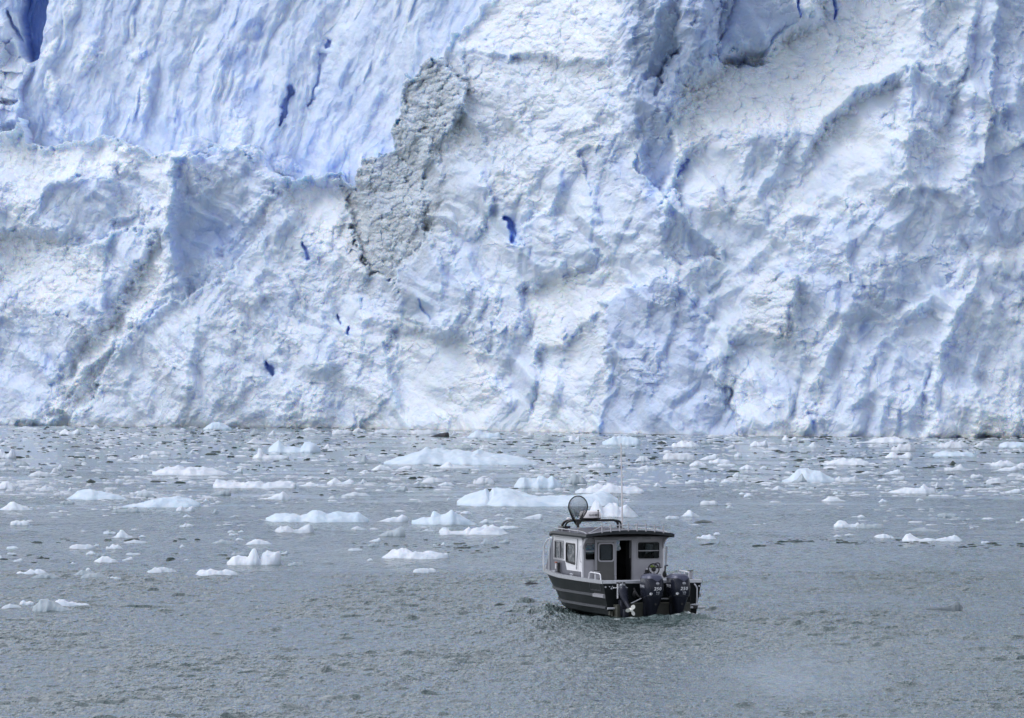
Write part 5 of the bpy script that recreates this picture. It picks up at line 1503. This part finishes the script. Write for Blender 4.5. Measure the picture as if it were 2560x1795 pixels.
# u0, u1, v top, v waterline, outline, ice, label
BIG = [
 (955,1350,1116,1161,[(0,.1),(.1,.45),(.25,.95),(.35,1),(.5,.85),(.57,.78),(.6,.92),(.64,.75),(.8,.6),(.9,.4),(1,.05)],'b','largest pale blue iceberg with a long whaleback, below the middle of the glacier'),
 (1139,1550,1217,1265,[(0,.3),(.05,.6),(.15,.85),(.195,.97),(.205,.72),(.22,.76),(.235,1),(.32,.95),(.4,.75),(.5,.55),(.6,.57),(.75,.7),(.85,.76),(.93,.8),(1,.3)],'b','long blue iceberg split by a crack at its high left end, behind the net'),
 (1470,1602,1246,1293,[(0,.2),(.06,.6),(.15,1),(.22,.9),(.27,.5),(.35,.6),(.45,.93),(.55,.85),(.6,.55),(.7,.6),(.8,.4),(1,.05)],'w','white iceberg with two rounded knobs, right behind the radar dome'),
 (1436,1613,1205,1234,[(0,.3),(.1,.65),(.15,.5),(.3,.95),(.5,1),(.65,.75),(.85,.7),(.95,.45),(1,.15)],'w','bright white ridge of ice lying beyond the cracked blue iceberg'),
 (1283,1407,1186,1221,[(0,.2),(.15,.85),(.4,.8),(.48,.8),(.5,1),(.6,.95),(.7,.7),(.8,.9),(.85,.75),(.95,.4),(1,.2)],'b','pale iceberg with two blocky humps beyond the cracked blue iceberg'),
 (1414,1470,1181,1211,'dome','g','smooth round grey hump of ice beside the blocky two humped iceberg'),
 (1027,1194,1270,1312,[(0,.35),(.15,.5),(.28,.5),(.33,.85),(.4,.8),(.45,.7),(.58,1),(.62,.98),(.75,.7),(.9,.3),(1,.1)],'b','blue white iceberg with a steep pyramid peak and a smaller tooth on its left'),
 (1086,1284,1309,1337,[(0,.1),(.08,.15),(.1,.75),(.17,.7),(.2,.45),(.35,.5),(.4,.85),(.43,.55),(.6,.95),(.75,1),(.82,.8),(.9,.4),(1,.1)],'w','long lumpy white floe just in front of the pyramid peaked iceberg'),
 (948,1122,1367,1397,[(0,.1),(.12,.55),(.2,.9),(.3,1),(.38,.9),(.47,.7),(.6,.7),(.72,.75),(.85,.65),(.95,.55),(1,.3)],'w','bright white iceberg shaped like a lying seal, alone left of the boat'),
 (660,922,1272,1306,[(0,.3),(.1,.75),(.22,.8),(.35,.6),(.45,1),(.52,.95),(.6,.75),(.7,.85),(.8,.85),(.9,.9),(1,.3)],'b','long jagged white and blue iceberg left of the pyramid peaked iceberg'),
 (564,702,1366,1413,[(0,.25),(.1,.6),(.15,.7),(.25,.6),(.38,.55),(.45,.8),(.51,1),(.57,.85),(.6,.5),(.65,.45),(.68,.85),(.73,.95),(.78,.9),(.88,.98),(.97,.85),(.985,.5),(1,.3)],'w','white iceberg like a ruined castle with two jagged towers'),
 (159,322,1219,1250,[(0,.1),(.2,.9),(.4,1),(.65,.75),(.85,.5),(1,.1)],'b','pale blue domed iceberg sloping down to the right, at the left side'),
 (274,500,1237,1269,[(0,.05),(.3,.45),(.6,.95),(.75,1),(.9,.8),(1,.4)],'b','pale iceberg rising like a ramp to the right, in front of the domed blue one'),
 (376,578,1160,1188,[(0,.6),(.15,.75),(.2,.95),(.35,1),(.6,.95),(.85,.6),(1,.1)],'w','long even white floe with a straight back and tapering right end'),
 (529,740,1195,1221,[(0,.5),(.08,.95),(.2,.85),(.35,.65),(.52,.9),(.6,.6),(.65,.7),(.8,.8),(.92,.8),(1,.7)],'w','long white floe with a square right end, right of the domed blue iceberg'),
 (645,727,1225,1250,[(0,.25),(.3,.35),(.55,.8),(.75,1),(.9,.75),(1,.35)],'w','white floe humped at its right end, below the square ended long floe'),
 (668,802,1098,1131,[(0,.4),(.1,.75),(.2,1),(.32,.6),(.5,.55),(.62,.4),(.68,.95),(.8,.95),(.92,.7),(1,.25)],'b','iceberg of two tall humps joined by a low saddle near the glacier'),
 (629,724,1118,1147,[(0,.1),(.08,.35),(.15,.5),(.17,1),(.25,1),(.28,.5),(.4,.35),(.8,.35),(.95,.3),(1,.05)],'w','low white floe carrying one upright pillar at its left end'),
 (604,671,1069,1088,'peak','g','grey peaked iceberg close under the glacier left of the two humped one'),
 (505,581,1053,1074,'dome','b','smooth pale dome of ice touching the foot of the glacier'),
 (146,200,1070,1086,'saddle','w','white saddle shaped iceberg under the glacier at the left'),
 (1165,1256,1073,1095,[(0,.1),(.15,.6),(.3,1),(.5,.75),(.75,.6),(.9,.75),(1,.2)],'b','pale iceberg with a blunt left peak close under the glacier, above the whaleback'),
 (1504,1604,1088,1113,[(0,.4),(.2,.8),(.3,1),(.5,.9),(.85,.9),(.95,.7),(1,.3)],'b','pale blue flat topped iceberg crossed by the tip of the whip aerial'),
 (1326,1412,1081,1102,'peak','g','grey mound of ice near the glacier, left of the flat topped blue iceberg'),
 (1656,1742,1128,1150,'flat','p','grey white table of ice to the right of the whip aerial'),
 (1677,1752,1099,1118,'chunk','w','white chunky iceberg under the glacier, right of the flat topped blue one'),
 (1873,1921,1098,1117,[(0,.3),(.2,.8),(.35,1),(.55,.75),(.7,.8),(.85,1),(1,.6)],'w','small bright white iceberg with two equal tips, mirrored in calm water'),
 (1955,2090,1167,1206,[(0,.2),(.15,.35),(.3,.85),(.45,1),(.6,.85),(.72,.85),(.85,.5),(1,.3)],'b','large pale mound of an iceberg in the right half, with a rounded top'),
 (1975,2020,1180,1207,[(0,.1),(.4,.4),(.7,1),(.8,.6),(1,.2)],'g','grey shark fin of ice in front of the large pale mound'),
 (2084,2162,1186,1205,[(0,.4),(.15,.9),(.3,.6),(.75,1),(.85,.4),(1,.1)],'p','spiky low ice joined on the right of the large pale mound'),
 (2050,2176,1142,1162,[(0,.05),(.3,.8),(.5,1),(.7,.85),(.85,.9),(1,.4)],'w','long smooth white floe beyond the large pale mound'),
 (2147,2278,1088,1107,[(0,.05),(.3,.65),(.6,.95),(.75,1),(.9,.6),(1,.4)],'w','long bright white floe close under the glacier at the right'),
 (2227,2292,1105,1128,'chunk','p','crumbly white heap of ice just in front of the long floe under the glacier'),
 (2212,2284,1127,1145,'saddle','w','ragged white floe in front of the crumbly heap'),
 (2342,2431,1098,1119,'chunk','p','lumpy white iceberg near the glacier, right of the crumbly heap'),
 (2333,2441,1125,1142,'flat','b','pale blue flat floe in front of the lumpy white iceberg'),
 (2367,2399,1150,1162,'peak','d','dark green lump of clear ice behind a white floe'),
 (2360,2436,1157,1177,[(0,.5),(.25,.6),(.4,.7),(.55,1),(.65,.75),(.8,.4),(1,.3)],'p','white floe with a central hump in front of the dark green lump'),
 (2218,2341,1207,1233,[(0,.1),(.2,.6),(.4,.75),(.6,.8),(.72,.85),(.75,1),(.85,.8),(.95,.6),(1,.3)],'w','broad white iceberg with a smooth ramp and a knob on its back, at the right'),
 (2476,2542,1148,1166,'chunk','w','very bright white cluster of ice near the right edge'),
 (2050,2121,1241,1254,[(0,.1),(.25,.8),(.35,1),(.6,.9),(.75,.5),(1,.1)],'w','small white mound alone on the open water, left of the ramped white iceberg'),
 (2084,2152,1298,1319,[(0,.4),(.2,1),(.45,.9),(.6,.5),(.8,.5),(.9,.75),(1,.3)],'w','crumbly white chunk with a grey tongue of ice on its right'),
 (2140,2212,1306,1322,'flat','g','grey translucent tongue of ice on the right of the crumbly white chunk'),
 (2255,2410,1330,1354,[(0,.3),(.05,.55),(.13,1),(.2,.8),(.3,.4),(.5,.5),(.58,.25),(.6,.5),(.75,.65),(.85,.8),(.95,.5),(1,.2)],'w','nearest white floe on the right, a cube at one end, a dome at the other'),
 (1692,1756,1272,1292,'peak','w','white pointed ice just right of the whip aerial and boat roof'),
 (77,182,1493,1528,[(0,.3),(.1,.6),(.2,.95),(.3,.9),(.6,.6),(.85,.3),(1,.05)],'g','grey blue slab of clear ice nearest to the viewer at the left'),
 (111,230,1495,1517,[(0,.5),(.3,1),(.5,.75),(.7,.5),(.85,.6),(1,.2)],'w','white floe behind the nearest grey blue slab'),
 (46,86,1499,1514,'flat','w','square white block behind the left end of the nearest grey blue slab'),
 (-4,56,1508,1522,'low','p','low white floe left of the nearest grey blue slab'),
 (2308,2410,1502,1528,[(0,.25),(.2,.45),(.5,.5),(.75,.75),(.9,1),(1,.5)],'c','faint grey wedge of clear ice afloat right of the boat'),
]
# the rest are small: u0,u1,v0,v1,outline,ice
SMALL = '''23,109,1064,1072,low,p;109,195,1062,1075,dome,g;220,257,1060,1073,peak,w;257,282,1061,1071,low,g;241,255,1083,1089,low,w;245,295,1099,1107,dome,p;-8,11,1095,1104,dome,p;-6,32,1103,1113,low,p
-15,39,1118,1146,saddle,w;-20,25,1151,1164,flat,p;33,75,1152,1166,dome,g;-10,23,1169,1177,flat,p;65,132,1175,1191,low,p;117,157,1167,1184,peak,p;143,158,1159,1173,dome,p;371,428,1126,1137,flat,p
343,378,1134,1147,chunk,w;400,425,1135,1143,low,w;430,475,1136,1147,low,g;395,411,1160,1168,dome,p;-15,41,1200,1224,dome,w;-10,13,1226,1236,flat,p;86,145,1213,1226,chunk,p;163,189,1217,1228,peak,p
-10,80,1250,1277,low,w;374,411,1254,1267,dome,g;328,400,1222,1234,low,p;335,392,1231,1244,dome,g;276,351,1270,1282,flat,g;146,187,1251,1260,flat,g;447,467,1069,1076,low,p;505,529,1074,1082,low,p
668,709,1074,1088,knob,p;608,686,1094,1109,knob,p;800,860,1107,1123,knob,p;468,492,1124,1133,peak,p;580,607,1168,1182,wedge,p;754,797,1067,1077,low,p;828,883,1071,1087,flat,p;742,816,1203,1216,low,w
815,889,1192,1211,saddle,w;518,577,1221,1238,wedge,g;505,525,1245,1253,peak,w;437,488,1262,1279,saddle,p;524,554,1270,1284,peak,g;453,481,1285,1294,low,p;807,847,1172,1183,peak,p;807,870,1152,1164,dome,g
878,915,1068,1081,low,p;933,1003,1070,1082,chunk,p;919,949,1079,1086,low,p;1027,1096,1071,1086,flat,p;1124,1147,1075,1088,peak,p;1146,1185,1109,1123,dome,g;1197,1229,1110,1122,chunk,p;890,953,1135,1158,knob,g
924,986,1159,1177,low,w;986,1030,1163,1174,wedge,w;1088,1185,1152,1170,knob,w;903,922,1174,1180,low,w;1049,1118,1190,1208,dome,p;1030,1049,1201,1212,wedge,p;1092,1139,1203,1215,low,w;1180,1240,1189,1210,chunk,p
894,922,1195,1209,peak,p;850,930,1228,1240,low,p;975,1020,1213,1228,wedge,g;970,995,1191,1199,low,p;1113,1131,1243,1250,peak,w;936,1020,1284,1305,wedge,w;1146,1183,1276,1286,dome,w;1195,1240,1296,1308,low,p
1247,1299,1313,1323,flat,w;937,1014,1314,1341,wedge,g;871,919,1314,1326,low,p;918,953,1344,1355,wedge,w;917,950,1356,1367,dome,g;868,909,1370,1378,flat,p;916,935,1395,1403,dome,w;1030,1094,1418,1433,flat,p
1191,1242,1343,1361,peak,g;1240,1275,1347,1358,wedge,g;1098,1118,1355,1363,peak,w;1080,1092,1359,1364,low,w;1052,1089,1322,1329,low,p;1255,1283,1301,1308,low,p;1261,1285,1293,1300,flat,p;1309,1343,1079,1091,peak,p
1420,1452,1086,1103,saddle,w;1457,1525,1087,1100,low,g;1393,1410,1082,1089,peak,p;1564,1617,1082,1092,flat,g;1586,1630,1139,1154,dome,p;1468,1519,1156,1170,chunk,w;1422,1465,1127,1142,wedge,g;1390,1423,1120,1130,flat,p
1388,1408,1129,1136,flat,p;1526,1565,1126,1139,wedge,g;1468,1497,1195,1205,low,w;1297,1358,1283,1298,wedge,p;1630,1657,1205,1216,peak,w;1662,1700,1288,1298,flat,p;1589,1649,1162,1174,low,p;1662,1686,1176,1183,dome,p
1679,1707,1188,1196,low,p;1711,1748,1198,1210,chunk,p;1768,1805,1085,1093,flat,p;1806,1853,1089,1097,low,p;1750,1784,1099,1109,flat,g;1812,1838,1110,1121,wedge,p;1835,1856,1129,1143,chunk,w;1744,1794,1132,1150,wedge,w
1770,1832,1144,1158,chunk,w;1720,1770,1152,1166,dome,w;1791,1842,1158,1165,flat,w;1846,1892,1160,1174,dome,w;1899,1921,1164,1172,dome,w;1823,1882,1179,1192,knob,p;1759,1794,1197,1206,flat,w;1775,1805,1193,1199,low,p
1799,1834,1197,1207,low,w;1845,1864,1197,1206,chunk,p;1953,1995,1087,1101,saddle,w;2006,2064,1102,1118,peak,p;1919,1974,1212,1225,peak,p;1845,1866,1230,1238,dome,w;1858,1884,1232,1243,dome,w;1749,1797,1249,1264,flat,p
1808,1840,1261,1271,peak,p;2082,2097,1227,1237,chunk,w;1996,2018,1215,1222,flat,p;2140,2167,1286,1295,dome,w;2434,2482,1101,1117,low,p;2497,2580,1102,1119,flat,b;2540,2578,1155,1168,dome,p;2478,2548,1163,1178,wedge,w
2204,2253,1172,1186,wedge,w;2147,2200,1176,1185,low,p;2195,2228,1194,1205,low,p;2225,2264,1189,1200,wedge,p;2190,2211,1211,1220,dome,w;2333,2355,1202,1217,peak,p;2425,2460,1183,1196,flat,p;2461,2520,1192,1206,dome,p
2369,2391,1186,1195,low,p;2405,2424,1197,1206,low,w;2501,2554,1221,1233,wedge,w;2195,2221,1246,1256,low,w;2287,2313,1245,1253,low,p;2343,2395,1281,1293,flat,g;2182,2241,1333,1346,dome,w;2256,2364,1317,1330,low,g
2452,2475,1352,1359,flat,p;2549,2568,1295,1304,dome,w;1739,1793,1334,1349,chunk,w;1783,1802,1330,1338,flat,w;2080,2108,1336,1343,low,w;2109,2141,1333,1340,low,p;23,74,1299,1314,flat,w;268,338,1321,1345,peak,w
256,292,1327,1336,flat,p;343,367,1337,1344,dome,p;304,372,1348,1358,low,p;170,239,1359,1373,flat,p;234,250,1358,1366,chunk,p;262,309,1358,1374,chunk,w;14,48,1365,1373,flat,w;16,42,1381,1387,flat,p
-6,8,1386,1399,peak,w;25,57,1395,1406,wedge,p;212,242,1376,1388,dome,w;240,268,1383,1392,flat,g;229,298,1388,1408,dome,w;297,333,1391,1403,wedge,p;312,353,1381,1389,flat,p;173,191,1404,1411,low,w
37,124,1421,1437,chunk,w;75,152,1429,1447,dome,g;175,248,1422,1440,low,g;212,229,1418,1429,dome,w;197,273,1429,1447,dome,g;263,303,1440,1449,chunk,w;362,446,1416,1433,dome,p;684,786,1307,1333,saddle,p
566,590,1325,1333,dome,p;594,611,1325,1332,dome,w;570,597,1332,1339,flat,p;611,682,1346,1362,dome,w;525,588,1347,1360,low,g;586,612,1343,1352,low,p;575,622,1379,1390,flat,g;713,763,1403,1415,low,g
697,720,1376,1386,wedge,p;485,596,1419,1440,flat,w;442,468,1360,1369,peak,p;446,488,1307,1319,chunk,p;454,484,1396,1403,low,p;1067,1124,1079,1092,wedge,k;1303,1352,1453,1462,low,k;1234,1265,1506,1512,low,d
95,112,1389,1396,low,d;210,242,1196,1206,low,d;1728,1790,1298,1308,low,d;1640,1668,1101,1109,low,d'''
SHAPE = {'dome': 'rounded', 'flat': 'flat', 'low': 'low', 'peak': 'pointed', 'wedge': 'sloping', 'saddle': 'double humped', 'chunk': 'lumpy', 'knob': 'knobbly'}
TONE = {'w': 'white', 'b': 'pale blue', 'p': 'off white', 'g': 'clear grey', 'd': 'dark', 'k': 'black'}
SHORT = ['the whaleback iceberg', 'the cracked blue iceberg', 'the two knobbed iceberg', 'the bright white ridge', 'the blocky humped iceberg', 'the round grey hump', 'the pyramid peaked iceberg', 'the long lumpy floe',
 'the seal shaped iceberg', 'the jagged long iceberg', 'the castle iceberg', 'the domed blue iceberg', 'the ramp shaped iceberg', 'the straight backed floe', 'the square ended floe', 'the floe humped on its right', 'the two tall humps', 'the floe with a pillar',
 'the grey peaked iceberg', 'the pale dome by the glacier', 'the white saddle', 'the blunt peaked iceberg', 'the flat topped blue iceberg', 'the grey mound', 'the grey white table', 'the chunky iceberg', 'the two tipped iceberg', 'the large pale mound',
 'the shark fin', 'the spiky low ice', 'the smooth white floe', 'the long floe under the glacier', 'the crumbly heap', 'the ragged white floe', 'the lumpy white iceberg', 'the pale blue flat floe', 'the dark green lump', 'the floe with a central hump',
 'the ramped iceberg', 'the bright cluster', 'the lone small mound', 'the crumbly white chunk', 'the grey tongue', 'the cube and dome floe', 'the pointed ice by the boat', 'the nearest grey blue slab', 'the floe behind the nearest slab', 'the square white block', 'the low floe by the nearest slab', 'the faint grey wedge']
def floating_ice():
    used = set()
    info = []
    for i, (u0, u1, v0, v1, pr, k, lab) in enumerate(BIG):
        used.add(lab)
        nm, cat = ('iceberg', 'iceberg') if 'iceberg' in lab else (('ice_floe', 'ice floe') if 'floe' in lab else ('ice_chunk', 'ice chunk'))
        make_berg(nm, u0, u1, v0, v1, pr, k, lab, cat, 1000 + 37 * i, 'icebergs and floes on the fjord')
        info.append(((u0 + u1) / 2, v1, SHORT[i], u1 - u0))
    n = 0
    for row in SMALL.replace('\n', ';').split(';'):
        a = row.split(',')
        u0, u1, v0, v1 = map(float, a[:4]); pr, k = a[4], a[5]
        w = u1 - u0
        size = 'tiny' if w < 26 else ('small' if w < 50 else 'medium')
        cu = (u0 + u1) / 2
        cands = []
        for bu, bv, nm_, bw in sorted(info, key=lambda q: ((q[0] - cu) / 2.5) ** 2 + ((q[1] - v1) * 2.0) ** 2)[:14]:
            du, dv = cu - bu, v1 - bv
            if abs(dv) < 9: rel = 'left of' if du < 0 else 'right of'
            elif abs(du) < bw * .5: rel = 'beyond' if dv < 0 else 'in front of'
            else: rel = ('beyond' if dv < 0 else 'in front of') + (', left of' if du < 0 else ', right of')
            cands.append('%s %s' % (rel, nm_))
        noun = 'ice floe' if pr in ('flat', 'low') else 'ice chunk'
        lab = None
        for c in cands:
            t = '%s %s %s %s %s' % (size, SHAPE[pr], TONE[k], noun, c)
            if len(t.replace(',', ' ').split()) > 16: continue
            if t not in used: lab = t; break
        used.add(lab)
        make_berg(noun.replace(' ', '_'), u0, u1, v0, v1, pr, k, lab, noun, 5000 + 29 * n, 'small pieces of ice afloat on the fjord')
        n += 1

floating_ice()

# fine brash that nobody could count
def brash(name, n, kind, label, seed, dens, lo, hi):
    rs = np.random.RandomState(seed)
    V, F = [], []
    cnt = 0; base = 0
    while cnt < n:
        m = 4000
        v = rs.uniform(lo, hi, m); u = rs.uniform(-60, 2620, m)
        d = EYE * FPX / (v - 897.5)
        x = (u - 1280) / FPX * d
        ok = (rs.rand(m) < dens(u, v, x, d)) & (d < np.interp(x, foot_x, foot_d) - .6)
        bx = (x - BOAT_X) * math.cos(BOAT_RZ) + (d - BOAT_D) * math.sin(BOAT_RZ); by = -(x - BOAT_X) * math.sin(BOAT_RZ) + (d - BOAT_D) * math.cos(BOAT_RZ)
        ok &= ~((np.abs(bx) < 2) & (by > -3) & (by < 9.5))
        for xi, di, ui, vi in zip(x[ok], d[ok], u[ok], v[ok]):
            if cnt >= n: break
            r = (0.06 + 0.22 * rs.rand() ** 2.5) * (1 if di > 250 else .75)
            k = 7
            a = np.linspace(0, 2 * np.pi, k + 1)[:-1] + rs.uniform(0, 1)
            rr = r * rs.uniform(.65, 1.2, k)
            h = r * rs.uniform(.12, .45)
            el = rs.uniform(1.0, 2.4)
            bot = np.stack([xi + rr * el * np.cos(a), di + rr * np.sin(a) * rs.uniform(.8, 1.6), np.full(k, -.04)], -1)
            topc = rs.uniform(.25, .6)
            top = np.stack([xi + rr * el * topc * np.cos(a), di + rr * topc * np.sin(a), h * rs.uniform(.55, 1.0, k)], -1)
            V.append(bot); V.append(top)
            for j in range(k):
                j2 = (j + 1) % k
                F.append((base + j, base + j2, base + k + j2, base + k + j))
            F.append((base + k, base + k + 1, base + k + 2, base + k + 3))
            F.append((base + k, base + k + 3, base + k + 4, base + k + 5))
            F.append((base + k, base + k + 5, base + k + 6, base + k + 6))
            base += 2 * k; cnt += 1
    F = [f if len(set(f)) == 4 else None for f in F]
    F = [f for f in F if f]
    ob = np_obj(name, np.concatenate(V), np.array(F), BM[kind], smooth=False)
    tag(ob, label, 'brash ice', kind='stuff')
def patch(u, v, x, d):
    c = fbm(x / 9, d / 22, 4, 301)
    near_ice = sstep(1135, 1085, v)
    strip = 0.9 * np.exp(-((v - 1232 - 10 * np.sin(u / 170)) / 26) ** 2) * sstep(1000, 300, u) + 0.7 * np.exp(-((v - 1215) / 18) ** 2) * sstep(1700, 1950, u) + 0.55 * np.exp(-((v - 1170) / 22) ** 2) * sstep(1600, 1200, u) * sstep(700, 1000, u) + 0.5 * np.exp(-((v - 1205) / 14) ** 2) * sstep(1250, 900, u)
    return np.clip(np.maximum(near_ice * (0.65 + c), strip * (0.8 + c)) + 0.16 * sstep(1290, 1120, v) * (1 + 2 * c), 0, 1)
def patch_far(u, v, x, d):
    return np.clip(sstep(1260, 1080, v) * (0.35 + 0.9 * fbm(x / 6, d / 20, 4, 305)) + 0.3 * sstep(1135, 1085, v), 0, 1)
def line(u, v, x, d):
    w = 1360 + 6 * np.sin(u / 120) + 3 * np.sin(u / 37)
    return np.clip(np.exp(-((v - w) / 5) ** 2) * sstep(1690, 1850, u) + 0.6 * np.exp(-((v - 1368) / 9) ** 2) * sstep(850, 1000, u) * sstep(1300, 1150, u) + 0.25 * np.exp(-((v - 1385) / 30) ** 2) * sstep(800, 500, u) * (fbm(x / 4, d / 10, 3, 309) > .1), 0, 1)
brash('brash_ice', 4600, 'sp', 'scattered fine brash of pale ice bits on the far water', 401, patch, 1066, 1300)
brash('brash_ice', 1500, 'sw', 'loose bits of bright white brash between the floes', 402, patch_far, 1070, 1330)
def between(u, v, x, d):
    return np.clip(sstep(1345, 1290, v) * sstep(1080, 1140, v) * (0.25 + 1.3 * fbm(x / 5, d / 16, 4, 311)), 0, 1)
brash('brash_ice', 1600, 'sp', 'thin drifting slush ice between the larger floes in mid water', 405, between, 1090, 1345)
brash('dark_brash', 2000, 'd', 'dark clear brash strewn over the calm water below the glacier', 403, patch_far, 1066, 1300)
brash('dark_brash', 420, 'd', 'thin dark line of brash along the edge of the calm water', 404, line, 1340, 1420)
